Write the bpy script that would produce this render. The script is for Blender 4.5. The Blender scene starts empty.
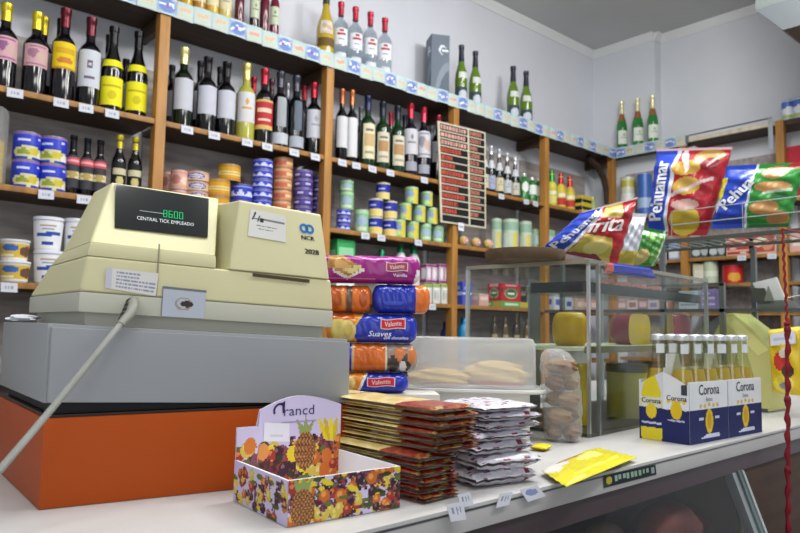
import bpy, bmesh, math, random
from mathutils import Vector, Matrix
random.seed(7)
SC = bpy.context.scene
COL = SC.collection
V = Vector
# ------------------------------------------------------------------ camera model (calibrated from the photo)
YAW, PIT, ROL, FPX = math.radians(48.3848), math.radians(5.0065), math.radians(1.0173), 693.13
CAM = V((0, 0, 1.25))
_Fh = V((math.cos(YAW), math.sin(YAW), 0)); _R0 = V((math.sin(YAW), -math.cos(YAW), 0)); _Z = V((0, 0, 1))
CF = _Fh*math.cos(PIT) + _Z*math.sin(PIT); _u0 = -_Fh*math.sin(PIT) + _Z*math.cos(PIT)
CR = _R0*math.cos(ROL) + _u0*math.sin(ROL); CU = -_R0*math.sin(ROL) + _u0*math.cos(ROL)
def ray(x, y): return CF + CR*((x-400)/FPX) - CU*((y-266.5)/FPX)
def onZ(x, y, z=1.0): d = ray(x, y); return CAM + d*((z-CAM.z)/d.z)
def onY(x, y, Y): d = ray(x, y); return CAM + d*(Y/d.y)
def onX(x, y, X): d = ray(x, y); return CAM + d*(X/d.x)
def onPl(x, y, P0, n): d = ray(x, y); return CAM + d*(n.dot(P0-CAM)/n.dot(d))
def X_at(px, Y, z):
    n = CR - CF*((px-400)/FPX); return -(n.y*Y + n.z*(z-1.25))/n.x
def Y_at(px, X, z):
    n = CR - CF*((px-400)/FPX); return -(n.x*X + n.z*(z-1.25))/n.y
def Z_at(py, X, Y):
    n = CU - CF*((266.5-py)/FPX); return 1.25 - (n.x*X + n.y*Y)/n.z
# ------------------------------------------------------------------ colours and materials
def lin(c): return c/12.92 if c <= .04045 else ((c+.055)/1.055)**2.4
_hc = {}
def H(h):
    if isinstance(h, tuple): return h
    if h not in _hc: _hc[h] = tuple(lin(int(h[i:i+2], 16)/255) for i in (0, 2, 4)) + (1.0,)
    return _hc[h]
MATS = {}
def M(kind):
    if kind in MATS: return MATS[kind]
    m = bpy.data.materials.new(kind); m.use_nodes = True
    nt = m.node_tree; N = nt.nodes; L = nt.links
    N.clear()
    out = N.new('ShaderNodeOutputMaterial')
    at = N.new('ShaderNodeVertexColor'); at.layer_name = 'Col'
    tc = N.new('ShaderNodeTexCoord')
    def pr(**k):
        b = N.new('ShaderNodeBsdfPrincipled')
        for a, v in k.items(): b.inputs[a.replace('_', ' ')].default_value = v
        return b
    def vary(scale, lo, hi, detail=3, stretch=None):
        n = N.new('ShaderNodeTexNoise'); n.inputs['Scale'].default_value = scale; n.inputs['Detail'].default_value = detail
        src = tc.outputs['Object']
        if stretch:
            mp = N.new('ShaderNodeMapping'); mp.inputs['Scale'].default_value = stretch
            L.new(src, mp.inputs['Vector']); src = mp.outputs['Vector']
        L.new(src, n.inputs['Vector'])
        mr = N.new('ShaderNodeMapRange'); mr.inputs['From Min'].default_value = .25; mr.inputs['From Max'].default_value = .75
        mr.inputs['To Min'].default_value = lo; mr.inputs['To Max'].default_value = hi
        L.new(n.outputs['Fac'], mr.inputs['Value'])
        mx = N.new('ShaderNodeMix'); mx.data_type = 'RGBA'; mx.blend_type = 'MULTIPLY'; mx.inputs['Factor'].default_value = 1
        L.new(at.outputs['Color'], mx.inputs[6]); L.new(mr.outputs['Result'], mx.inputs[7])
        return mx.outputs[2], n
    def bump(b, scale, strength, dist=.002):
        n = N.new('ShaderNodeTexNoise'); n.inputs['Scale'].default_value = scale; n.inputs['Detail'].default_value = 4
        L.new(tc.outputs['Object'], n.inputs['Vector'])
        bp = N.new('ShaderNodeBump'); bp.inputs['Strength'].default_value = strength; bp.inputs['Distance'].default_value = dist
        L.new(n.outputs['Fac'], bp.inputs['Height']); L.new(bp.outputs['Normal'], b.inputs['Normal'])
    def fin(s): L.new(s, out.inputs['Surface'])
    if kind in ('glass', 'clear', 'bagclear', 'frost'):
        tr = N.new('ShaderNodeBsdfTransparent'); gl = N.new('ShaderNodeBsdfGlossy'); gl.inputs['Roughness'].default_value = .05
        lw = N.new('ShaderNodeLayerWeight'); lw.inputs['Blend'].default_value = .5
        pw = N.new('ShaderNodeMath'); pw.operation = 'POWER'; pw.inputs[1].default_value = 4; L.new(lw.outputs['Facing'], pw.inputs[0])
        fr = N.new('ShaderNodeMapRange'); fr.inputs['To Min'].default_value = .022; fr.inputs['To Max'].default_value = .28; L.new(pw.outputs[0], fr.inputs['Value'])
        mx = N.new('ShaderNodeMixShader')
        L.new(at.outputs['Color'], tr.inputs['Color'])
        if kind in ('glass', 'clear'):
            fac = fr.outputs['Result']
            if kind == 'clear':
                ad = N.new('ShaderNodeMath'); ad.operation = 'ADD'; ad.inputs[1].default_value = .06; L.new(fac, ad.inputs[0]); fac = ad.outputs[0]
            L.new(fac, mx.inputs[0]); L.new(tr.outputs[0], mx.inputs[1]); L.new(gl.outputs[0], mx.inputs[2])
            fin(mx.outputs[0])
        else:
            df = N.new('ShaderNodeBsdfDiffuse'); tl = N.new('ShaderNodeBsdfTranslucent')
            df.inputs['Color'].default_value = (.85, .86, .88, 1); tl.inputs['Color'].default_value = (.85, .86, .88, 1)
            m1 = N.new('ShaderNodeMixShader'); m1.inputs[0].default_value = .5
            L.new(df.outputs[0], m1.inputs[1]); L.new(tl.outputs[0], m1.inputs[2])
            m2 = N.new('ShaderNodeMixShader'); m2.inputs[0].default_value = .45 if kind == 'frost' else .27
            L.new(tr.outputs[0], m2.inputs[1]); L.new(m1.outputs[0], m2.inputs[2])
            gl.inputs['Roughness'].default_value = .22 if kind == 'frost' else .1
            L.new(fr.outputs['Result'], mx.inputs[0]); L.new(m2.outputs[0], mx.inputs[1]); L.new(gl.outputs[0], mx.inputs[2])
            if kind == 'bagclear':
                n = N.new('ShaderNodeTexNoise'); n.inputs['Scale'].default_value = 55; n.inputs['Detail'].default_value = 3
                L.new(tc.outputs['Object'], n.inputs['Vector'])
                bp = N.new('ShaderNodeBump'); bp.inputs['Strength'].default_value = .8; bp.inputs['Distance'].default_value = .01
                L.new(n.outputs['Fac'], bp.inputs['Height']); L.new(bp.outputs['Normal'], gl.inputs['Normal']); L.new(bp.outputs['Normal'], lw.inputs['Normal'])
            fin(mx.outputs[0])
    elif kind == 'lit':
        e = N.new('ShaderNodeEmission'); e.inputs['Strength'].default_value = 1.3; L.new(at.outputs['Color'], e.inputs['Color']); fin(e.outputs[0])
    else:
        K = dict(paper=(.65, 0, .3), film=(.24, 0, .5), tin=(.32, .55, .5), can=(.3, 0, .5), plastic=(.42, 0, .45), casing=(.5, 0, .4), gloss=(.07, 0, .6),
                 wood=(.5, 0, .4), darkwood=(.55, 0, .3), bread=(.75, 0, .25), metal=(.33, .9, .5), paintmetal=(.38, 0, .45), wall=(.85, 0, .2),
                 counter=(.32, 0, .5), rubber=(.6, 0, .3), wax=(.35, 0, .45), meat=(.6, 0, .3), foil=(.3, .6, .5), orange=(.5, 0, .25))[kind]
        b = pr(Roughness=K[0], Metallic=K[1])
        b.inputs['Specular IOR Level'].default_value = K[2]
        c = at.outputs['Color']
        if kind == 'wood':
            c, n = vary(9, .62, 1.22, 6, (3, 3, .35)); bump(b, 60, .15)
        elif kind == 'darkwood':
            c, n = vary(10, .6, 1.25, 6, (.4, 3, 3)); bump(b, 50, .2)
        elif kind == 'wall':
            c, n = vary(1.6, .93, 1.04, 5); bump(b, 30, .08)
        elif kind == 'counter':
            c, n = vary(7, .9, 1.06, 6, (.5, 2, 1))
        elif kind == 'bread':
            c, n = vary(30, .65, 1.2, 5); bump(b, 60, .5, .004)
        elif kind in ('film', 'foil'):
            c, n = vary(14, .92, 1.06); bump(b, 22, .35, .006)
        elif kind == 'meat':
            c, n = vary(12, .5, 1.5, 6); bump(b, 25, .5, .006)
        elif kind == 'metal':
            c, n = vary(25, .85, 1.08, 3, (1, 1, .1))
        elif kind in ('casing', 'orange', 'paintmetal'):
            c, n = vary(5, .95, 1.03, 4)
        elif kind == 'wax':
            c, n = vary(14, .82, 1.1, 4)
        elif kind == 'gloss': pass
        else:
            c, n = vary(20, .95, 1.04)
        L.new(c, b.inputs['Base Color']); fin(b.outputs[0])
    MATS[kind] = m
    return m
# ------------------------------------------------------------------ painting functions for printed surfaces
class Pt:
    def __init__(s, bg): s.bg = H(bg) if not callable(bg) else bg; s.sh = []
    def ell(s, cx, cy, rx, ry, c, rot=0):
        ca, sa = math.cos(rot), math.sin(rot); c = H(c)
        s.sh.append(lambda u, v: c if (((u-cx)*ca+(v-cy)*sa)/rx)**2 + ((-(u-cx)*sa+(v-cy)*ca)/ry)**2 <= 1 else None); return s
    def rect(s, x0, y0, x1, y1, c):
        c = H(c); s.sh.append(lambda u, v: c if x0 <= u <= x1 and y0 <= v <= y1 else None); return s
    def poly(s, pts, c):
        c = H(c)
        def f(u, v):
            r = False; j = len(pts)-1
            for i in range(len(pts)):
                a, b = pts[i], pts[j]
                if (a[1] > v) != (b[1] > v) and u < (b[0]-a[0])*(v-a[1])/(b[1]-a[1])+a[0]: r = not r
                j = i
            return c if r else None
        s.sh.append(f); return s
    def fn(s, f): s.sh.append(f); return s
    def __call__(s, u, v):
        for f in reversed(s.sh):
            c = f(u, v)
            if c: return c
        return s.bg(u, v) if callable(s.bg) else s.bg
# ------------------------------------------------------------------ text -> triangles
_tc = {}
def textmesh(t):
    if t in _tc: return _tc[t]
    cu = bpy.data.curves.new('t', 'FONT'); cu.body = t; cu.align_x = 'CENTER'; cu.align_y = 'CENTER'; cu.resolution_u = 2; cu.size = 1
    o = bpy.data.objects.new('t', cu); COL.objects.link(o)
    dg = bpy.context.evaluated_depsgraph_get(); me = bpy.data.meshes.new_from_object(o.evaluated_get(dg))
    r = ([(v.co.x, v.co.y) for v in me.vertices], [tuple(p.vertices) for p in me.polygons])
    bpy.data.objects.remove(o); bpy.data.curves.remove(cu); bpy.data.meshes.remove(me)
    _tc[t] = r; return r
# ------------------------------------------------------------------ mesh builder
class MB:
    def __init__(s): s.v = []; s.f = []; s.c = []
    def add(s, vs, fs, col):
        o = len(s.v); s.v += [tuple(p) for p in vs]
        for i, f in enumerate(fs):
            s.f.append(tuple(k+o for k in f)); s.c.append(H(col[i]) if isinstance(col, list) else H(col))
        return s
    def poly(s, pts, col): return s.add(pts, [tuple(range(len(pts)))], col)
    def hexa(s, p, col):   # p: 4 bottom (ccw from above), 4 top
        return s.add(p, [(3, 2, 1, 0), (4, 5, 6, 7), (0, 1, 5, 4), (1, 2, 6, 5), (2, 3, 7, 6), (3, 0, 4, 7)], col)
    def box(s, x0, x1, y0, y1, z0, z1, col, T=None):
        p = [V(q) for q in ((x0, y0, z0), (x1, y0, z0), (x1, y1, z0), (x0, y1, z0), (x0, y0, z1), (x1, y0, z1), (x1, y1, z1), (x0, y1, z1))]
        if T: p = [T(q) for q in p]
        return s.hexa(p, col)
    def prism(s, pts, a, b, col):   # pts list of functions? : polygon as 3D points, extruded from offset a to b (vectors)
        n = len(pts); vs = [V(p)+V(a) for p in pts] + [V(p)+V(b) for p in pts]
        fs = [tuple(range(n))[::-1], tuple(range(n, 2*n))] + [(i, (i+1) % n, n+(i+1) % n, n+i) for i in range(n)]
        return s.add(vs, fs, col)
    def lathe(s, prof, col, n=20, c=(0, 0, 0), sx=1, sy=1, a0=0, a1=None):
        full = a1 is None; span = 2*math.pi if full else a1-a0; k = n if full else n+1
        vs = []; fs = []; cs = []
        for r, z in prof:
            for i in range(k):
                a = a0 + span*i/n; vs.append((c[0]+r*math.cos(a)*sx, c[1]+r*math.sin(a)*sy, c[2]+z))
        for j in range(len(prof)-1):
            for i in range(n):
                i2 = (i+1) % k if full else i+1
                fs.append((j*k+i, j*k+i2, (j+1)*k+i2, (j+1)*k+i)); cs.append(col[j] if isinstance(col, list) else col)
        if full:
            if prof[0][0] > 1e-5: fs.append(tuple(range(k))[::-1]); cs.append(col[0] if isinstance(col, list) else col)
            if prof[-1][0] > 1e-5: b = (len(prof)-1)*k; fs.append(tuple(range(b, b+k))); cs.append(col[-1] if isinstance(col, list) else col)
        return s.add(vs, fs, cs)
    def tube(s, pts, r, col, n=8):
        pts = [V(p) for p in pts]; vs = []; fs = []
        up = V((0, 0, 1))
        for i, p in enumerate(pts):
            d = (pts[min(i+1, len(pts)-1)]-pts[max(i-1, 0)]).normalized()
            a = d.cross(up if abs(d.z) < .95 else V((1, 0, 0))).normalized(); b = a.cross(d)
            rr = r[i] if isinstance(r, (list, tuple)) else r
            vs += [p + a*rr*math.cos(2*math.pi*k/n) + b*rr*math.sin(2*math.pi*k/n) for k in range(n)]
        for j in range(len(pts)-1):
            fs += [(j*n+i, j*n+(i+1) % n, (j+1)*n+(i+1) % n, (j+1)*n+i) for i in range(n)]
        fs += [tuple(range(n))[::-1], tuple(range((len(pts)-1)*n, len(pts)*n))]
        return s.add(vs, fs, col)
    def patch(s, P, nu, nv, colf, flip=False):
        vs = [P(i/nu, j/nv) for j in range(nv+1) for i in range(nu+1)]; fs = []; cs = []
        for j in range(nv):
            for i in range(nu):
                q = (j*(nu+1)+i, j*(nu+1)+i+1, (j+1)*(nu+1)+i+1, (j+1)*(nu+1)+i)
                fs.append(q[::-1] if flip else q); cs.append(colf((i+.5)/nu, (j+.5)/nv) if callable(colf) else colf)
        return s.add(vs, fs, cs)
    def text(s, t, F, size, col, sx=1.0, rot=0, shear=0.0, bold=0):
        vs, fs = textmesh(t); ca, sa = math.cos(rot), math.sin(rot)
        for dx in ((0,) if not bold else (-bold, 0, bold)):
            q = []
            for x, y in vs:
                x, y = (x+shear*y)*size*sx+dx, y*size; q.append(F(x*ca-y*sa, x*sa+y*ca))
            s.add(q, fs, col)
        return s
    def ico(s, c, r, col, sq=(1, 1, 1), rot=0, seg=12, rings=8, wob=0, top=None):
        prof = []; vs = []; fs = []; cs = []
        ca, sa = math.cos(rot), math.sin(rot)
        for j in range(rings+1):
            t = math.pi*j/rings
            for i in range(seg):
                a = 2*math.pi*i/seg; w = 1+wob*math.sin(3*a+j*1.7+c[0]*90)
                x, y, z = r*w*math.sin(t)*math.cos(a)*sq[0], r*w*math.sin(t)*math.sin(a)*sq[1], -r*math.cos(t)*sq[2]
                vs.append((c[0]+x*ca-y*sa, c[1]+x*sa+y*ca, c[2]+z))
        for j in range(rings):
            for i in range(seg):
                fs.append((j*seg+i, j*seg+(i+1) % seg, (j+1)*seg+(i+1) % seg, (j+1)*seg+i)); cs.append(top if top and j >= rings*.55 else col)
        return s.add(vs, fs, cs)
    def pillow(s, F, L, W, Hh, colf, nu=16, nv=10, seam=.06, wr=.0, pw=2, fin=.06):
        """flat packet: F(x,y,z) maps local coords; x along L, y along W, z thickness; colf(u,v,side)"""
        def hgt(u, v):
            e = min(u, 1-u)/seam; a = 1 if e >= 3 else max(0, (e-1)/2) if e > 1 else 0
            a = a*a*(3-2*a) if a < 1 else 1
            b = max(0, 1-abs(2*v-1)**pw)**.5
            return fin + (1-fin)*a*b
        for side in (1, -1):
            def P(u, v, side=side):
                v = .5-.5*math.cos(math.pi*v); u = u*.5+.5*(.5-.5*math.cos(math.pi*u))
                w = wr*math.sin(u*23+v*9)*math.sin(v*17+u*5)
                z = Hh/2*side*(hgt(u, v)*(1+w)); edge = seam > min(u, 1-u)
                if edge: z += wr*Hh*.35*math.sin(v*30)
                return F((u-.5)*L, (v-.5)*W, z)
            s.patch(P, nu, nv, lambda u, v, side=side: colf(u, v, side), flip=(side < 0))
        return s
    def build(s, name, kind, parent=None, bevel=0, loc=None, seg=2, sharp=38, rotz=0, weld=False):
        me = bpy.data.meshes.new(name); me.from_pydata(s.v, [], s.f); me.update()
        ca = me.color_attributes.new('Col', 'FLOAT_COLOR', 'CORNER')
        buf = []
        for p, c in zip(me.polygons, s.c): buf += list(c)*p.loop_total
        ca.data.foreach_set('color', buf)
        bm = bmesh.new(); bm.from_mesh(me)
        if weld: bmesh.ops.remove_doubles(bm, verts=bm.verts, dist=1e-5)
        if bevel:
            bmesh.ops.remove_doubles(bm, verts=bm.verts, dist=1e-6)
            ed = [e for e in bm.edges if len(e.link_faces) == 2 and e.calc_face_angle(0) > .5]
            bmesh.ops.bevel(bm, geom=ed, offset=bevel, segments=seg, profile=.7, affect='EDGES', clamp_overlap=True)
            if len(set(s.c)) == 1:
                ly = bm.loops.layers.float_color.get('Col')
                for f in bm.faces:
                    for l in f.loops: l[ly] = s.c[0]
        bm.normal_update()
        bm.to_mesh(me); bm.free()
        me.polygons.foreach_set('use_smooth', [True]*len(me.polygons))
        me.set_sharp_from_angle(angle=math.radians(sharp))
        me.materials.append(M(kind))
        o = bpy.data.objects.new(name, me); COL.objects.link(o)
        if parent: o.parent = parent
        if loc: o.location = loc
        if rotz: o.rotation_euler.z = rotz
        return o
# ------------------------------------------------------------------ scene-tree helpers
NTH = ['first', 'second', 'third', 'fourth', 'fifth', 'sixth', 'seventh', 'eighth', 'ninth', 'tenth', 'eleventh', 'twelfth', 'thirteenth', 'fourteenth', 'fifteenth']
def tag(o, label, cat, group=None):
    o['label'] = label; o['category'] = cat
    if group: o['group'] = group
    return o
def thing(name, label, cat, loc=(0, 0, 0), rotz=0, group=None):
    o = bpy.data.objects.new(name, None); COL.objects.link(o); o.empty_display_size = .02
    o.location = loc; o.rotation_euler = (0, 0, rotz); return tag(o, label, cat, group)
def struct(o): o['kind'] = 'structure'; return o
def dup(root, loc, rotz, label, group=None):
    def cp(o, par):
        c = o.copy(); COL.objects.link(c)
        if par: c.parent = par
        for ch in o.children: cp(ch, c)
        return c
    r = cp(root, None); r.location = loc; r.rotation_euler = (0, 0, rotz); r['label'] = label
    if group: r['group'] = group
    return r
def cylmap(R, z0, a0=0):     # metric map round a cylinder facing -Y
    def F(x, y):
        a = a0 + x/R; return V((R*math.sin(a), -R*math.cos(a), z0+y))
    return F
def planemap(o, e1, e2, off=0):
    o, e1, e2 = V(o), V(e1).normalized(), V(e2).normalized(); n = e1.cross(e2).normalized()*off
    return lambda x, y: o + e1*x + e2*y + n
# ================================================================== THE SETTING
def sbox(name, kind, col, *b):
    return struct(MB().box(*b, col).build(name, kind))
sbox('floor', 'counter', '544f4a', -1.5, 5.4, -1.8, 3.4, -.1, 0)
sbox('wall_left', 'wall', 'd9dbe3', -1.5, 5.4, 3.28, 3.42, 0, 3.662)
sbox('wall_right', 'wall', 'd9dce2', 5.214, 5.4, -1.8, 3.28, 0, 3.662)
sbox('wall_pillar', 'wall', 'd9dce2', 5.114, 5.214, 2.71, 3.28, 0, 3.662)
sbox('ceiling', 'wall', 'c9cbca', -1.5, 5.4, -1.8, 3.42, 3.662, 3.8)
def cornice(name, path):
    m = MB()
    prof = [(0, 3.60), (.008, 3.60), (.012, 3.618), (.026, 3.636), (.036, 3.65), (.038, 3.662), (0, 3.662)]
    for (ax, ay, bx, by, nx, ny) in path:
        a = [V((ax+nx*d, ay+ny*d, z)) for d, z in prof]; b = [V((bx+nx*d, by+ny*d, z)) for d, z in prof]; n = len(a)
        m.add(a+b, [(i, (i+1) % n, n+(i+1) % n, n+i) for i in range(n)] + [tuple(range(n))[::-1], tuple(range(n, 2*n))], 'e4e6e6')
    return struct(m.build(name, 'wall', sharp=30))
cornice('trim_1', [(-1.5, 3.28, 5.114, 3.28, 0, -1)])
cornice('trim_2', [(5.114, 3.28, 5.114, 2.71, -1, 0), (5.114, 2.71, 5.214, 2.71, 0, -1), (5.214, 2.71, 5.214, -1.8, -1, 0)])

# ================================================================== WOODEN SHELVING ALONG BOTH WALLS
ZT, ZW, ZC, Z4, Z5 = 2.70, 2.161, 1.776, 1.398, 1.03
WOOD, EDGE, DARK = 'ad7a3a', 'a07238', '4c3a2a'
shL = thing('shelving_unit', 'long wooden shelving unit with wine and cans along the left wall', 'shelf', (2.6, 3.14, 0))
def part(mb, name, kind, root, **k):     # world coordinates -> child of root
    o = mb.build(name, kind, root, **k); o.location = V(o.location) - root.location; return o
POSTS = [.27, 1.211, 2.135, 3.123, 4.075, 4.98]
for X in POSTS:
    part(MB().box(X-.024, X+.024, 2.998, 3.05, 0, 2.66, WOOD), 'post', 'wood', shL, bevel=.003)
    part(MB().box(X-.015, X+.015, 3.05, 3.27, 2.59, 2.655, DARK), 'support_arm', 'darkwood', shL)
for i in range(len(POSTS)-1):
    a, b = POSTS[i]+.024, POSTS[i+1]-.024
    for z in (ZW, ZC, Z4, Z5, .5):
        part(MB().box(a, b, 3.022, 3.268, z-.026, z, DARK), 'shelf_board', 'darkwood', shL)
        part(MB().box(a, b, 3.004, 3.021, z-.024, z, EDGE), 'shelf_edge', 'wood', shL, bevel=.002)
    part(MB().box(a, b, 3.262, 3.274, .1, 2.53 if i > 2 else 2.47, 'a39b98'), 'back_panel', 'darkwood', shL)
a = POSTS[0]-.6
for z in (ZW, ZC, Z4, Z5):
    part(MB().box(a, POSTS[0]-.024, 3.022, 3.268, z-.026, z, DARK), 'shelf_board', 'darkwood', shL)
    part(MB().box(a, POSTS[0]-.024, 3.004, 3.021, z-.024, z, EDGE), 'shelf_edge', 'wood', shL)
part(MB().box(a, POSTS[0]-.024, 3.262, 3.274, .1, 2.53, 'a39b98'), 'back_panel', 'darkwood', shL)
part(MB().box(a, 5.10, 3.012, 3.272, ZT-.036, ZT, DARK), 'top_board', 'darkwood', shL)
# curved brace at the corner post
part(MB().tube([(4.97, 3.06, 2.28), (4.96, 3.06, 2.40), (4.93, 3.07, 2.50), (4.86, 3.08, 2.58), (4.74, 3.09, 2.64)], .026, '3d2f25', 8), 'corner_brace', 'darkwood', shL)
# printed cards pinned along the top edge
def card(T, w, h, sty):
    m = MB(); r = random.Random(sty[1])
    if sty[0] == 'b':
        p = Pt('9caccb').rect(0, .86, 1, 1, 'bccfd6').rect(0, 0, 1, .1, 'bccfd6').ell(.5, .5, .44, .4, '6f86be')
        for k in range(4): p.ell(.2+.2*k, .4+.25*r.random(), .07, .13, 'e4e8f4', r.random()*3)
        p.ell(.3+.4*r.random(), .5, .1, .1, '8a5fae')
    else:
        p = Pt('bcc6c2').rect(0, .85, 1, 1, 'b0c8c8').rect(.94, 0, 1, 1, 'a7c6c8')
        c = r.choice(['d59a84', 'd8b28c', 'c9b9a0'])
        for k in range(3): p.ell(.28+.2*k, .5+.1*r.random(), .1, .14, c, r.random()*3)
        p.rect(.2, .2, .75, .27, 'b9c9a4')
    m.patch(lambda u, v: T((u-.5)*w, (v-.5)*h, .004*math.sin(u*3.1)), 14, 10, p)
    m.patch(lambda u, v: T((u-.5)*w, (v-.5)*h, .004*math.sin(u*3.1)-.0015), 2, 2, 'd5dcdc', flip=True)
    return m
x = .30; k = 0
SEQ = 'bwwbwbwwbwbwwwbwwbwbww'
while x < 4.94:
    w = .083 + .012*random.random(); s = SEQ[k % len(SEQ)]; dz = random.uniform(-.004, .004); tl = random.uniform(-.05, .05)
    def T(a, b, c, x=x, w=w, dz=dz, tl=tl): return V((x+w/2+a-b*tl, 2.992-c, 2.69+dz+b+a*tl))
    part(card(T, w*.98, .082, (s, k)), 'shelf_edge_card', 'paper', shL)
    x += w; k += 1
def price_tag(root, P, e1, n, w=.058, h=.036, seed=0):
    r = random.Random(seed); p = Pt('c4c8d2')
    for q in range(3): p.rect(.22+.2*q, .3, .34+.2*q, .7, '8f95a8')
    p.rect(.1, .12, .7, .16, 'b0b4c4')
    e1 = V(e1); n = V(n)
    tl = r.uniform(-.06, .06)
    def F(u, v): return V(P) + e1*((u-.5)*w) + V((0, 0, 1))*((v-.5)*h + (u-.5)*w*tl) + n*(.006-.004*v)
    m = MB().patch(F, 12, 6, p); m.patch(lambda u, v: F(u, v)-n*.0012, 1, 1, 'cccccf', flip=True)
    return part(m, 'price_tag', 'paper', root)
for z, xs in ((ZW, [15, 61, 86, 112, 187, 214, 247, 267, 294, 315, 342, 356, 372, 390, 424, 501, 526, 535]), (ZC, [46, 84, 365, 381, 418]), (Z4, [9, 432])):
    for px in xs: price_tag(shL, (X_at(px, 3.0, z-.02), 3.0, z-.022), (1, 0, 0), (0, -1, 0), seed=px)

shR = thing('shelving_unit', 'wooden shelving unit on the right wall behind the chip bags', 'shelf', (5.09, 2.0, 0))
for Y in (2.43, 1.746, .95):
    part(MB().box(4.978, 5.03, Y-.026, Y+.026, 0, 2.66 if Y > 2 else 2.70, WOOD), 'post', 'wood', shR, bevel=.003)
for (ya, yb) in ((2.456, 2.97), (1.772, 2.404), (.976, 1.72)):
    xb = 5.108 if ya > 2.42 else 5.205
    for z in (ZW, 1.795, 1.60, Z4, 1.05, .5):
        part(MB().box(5.0, xb, ya, yb, z-.026, z, DARK), 'shelf_board', 'darkwood', shR)
        part(MB().box(4.984, 4.999, ya, yb, z-.024, z, EDGE), 'shelf_edge', 'wood', shR, bevel=.002)
    part(MB().box(xb-.004, xb+.002, ya, yb, .1, 2.53, 'a39b98'), 'back_panel', 'darkwood', shR)
part(MB().box(4.99, 5.108, 2.40, 3.0, ZT-.036, ZT, DARK), 'top_board', 'darkwood', shR)
part(MB().box(5.0, 5.205, .95, 2.39, ZT-.036, ZT, DARK), 'top_board', 'darkwood', shR)
part(MB().box(4.98, 4.999, 1.77, 2.39, ZT-.03, ZT, 'cfc4ae'), 'pale_shelf_edge', 'wood', shR)
part(MB().tube([(4.97, 2.39, 2.715), (4.97, 1.79, 2.725)], .005, '8a9097', 6).box(4.965, 4.975, 2.375, 2.395, 2.66, 2.716, '8a9097'), 'metal_rail', 'metal', shR)
part(MB().box(4.966, 4.972, 1.782, 1.812, 2.50, 2.73, 'b9bfc6'), 'metal_bracket', 'metal', shR)
y = 2.985; k = 0
while y > 2.45:
    w = .085
    def T(a, b, c, y=y, w=w): return V((4.978-c, y-w/2-a, 2.69+b))
    part(card(T, w*.98, .082, ('bwwbw'[k % 5], k+90)), 'shelf_edge_card', 'paper', shR); y -= w; k += 1
for z, ys in ((1.795, [663, 742, 772]), (1.60, [])):
    for px in ys: price_tag(shR, (4.976, Y_at(px, 4.976, z-.02), z-.022), (0, -1, 0), (-1, 0, 0), seed=px)

# ================================================================== BOTTLES
PROF = {
 'bordeaux': [(.0, .004), (.86, 0), (1, .015), (1, .60), (.95, .635), (.78, .675), (.52, .71), (.40, .74), (.38, .94), (.43, .945), (.43, .975), (.38, .98), (.38, 1), (0, 1)],
 'burgundy': [(.0, .004), (.88, 0), (1, .015), (1, .47), (.96, .52), (.84, .585), (.66, .65), (.48, .72), (.37, .80), (.35, .95), (.42, .955), (.42, .98), (.37, 1), (0, 1)],
 'spirit': [(.0, .004), (.9, 0), (1, .015), (1, .60), (.97, .64), (.82, .69), (.55, .73), (.36, .76), (.34, .95), (.40, .955), (.40, 1), (0, 1)],
 'squat': [(.0, .004), (.9, 0), (1, .02), (1, .70), (.92, .76), (.7, .82), (.5, .87), (.48, .96), (.52, .965), (.52, 1), (0, 1)],
 'sauce': [(.0, .004), (.9, 0), (1, .02), (1, .58), (.9, .64), (.62, .70), (.45, .76), (.42, .9), (.48, .905), (.48, 1), (0, 1)],
}
def rad_at(prof, t):
    for (r0, z0), (r1, z1) in zip(prof[1:], prof[2:]):
        if z0 <= t <= z1: return r0 + (r1-r0)*((t-z0)/(z1-z0) if z1 > z0 else 0)
    return prof[-2][0]
def lab(bg, style=0, acc='8a8a92'):
    p = Pt(bg)
    if style == 0:      # small lines and a faint emblem
        p.ell(.5, .68, .1, .1, acc).rect(.25, .45, .75, .5, acc).rect(.32, .36, .68, .39, acc).rect(.3, .12, .7, .15, acc)
    elif style == 1:    # crest
        p.ell(.5, .6, .12, .13, acc).ell(.5, .6, .05, .06, bg).rect(.2, .85, .8, .88, acc).rect(.3, .25, .7, .3, acc)
    elif style == 2:    # banded, gold foot
        p.rect(0, 0, 1, .14, 'd2b060').rect(0, .9, 1, 1, 'd2b060').rect(.15, .55, .85, .72, 'e8c9b0').rect(.2, .3, .8, .36, 'e8c9b0')
    elif style == 3:    # picture label
        p.ell(.35, .6, .22, .22, acc, .4).ell(.7, .45, .18, .26, 'c2a79c', 1).rect(.1, .1, .9, .16, acc).rect(.2, .85, .8, .92, acc)
    elif style == 4:    # two tone with dark middle picture
        p.rect(.1, .38, .9, .72, acc).rect(.2, .8, .8, .87, '6f6a60').rect(.15, .12, .85, .22, '9c937f')
    elif style == 5: pass
    elif style == 6:    # red writing on clear bottle
        p.rect(.2, .55, .8, .68, acc).rect(.3, .3, .7, .36, '7d838f').rect(.36, .2, .64, .24, acc).ell(.5, .85, .15, .08, acc)
    return p
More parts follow.
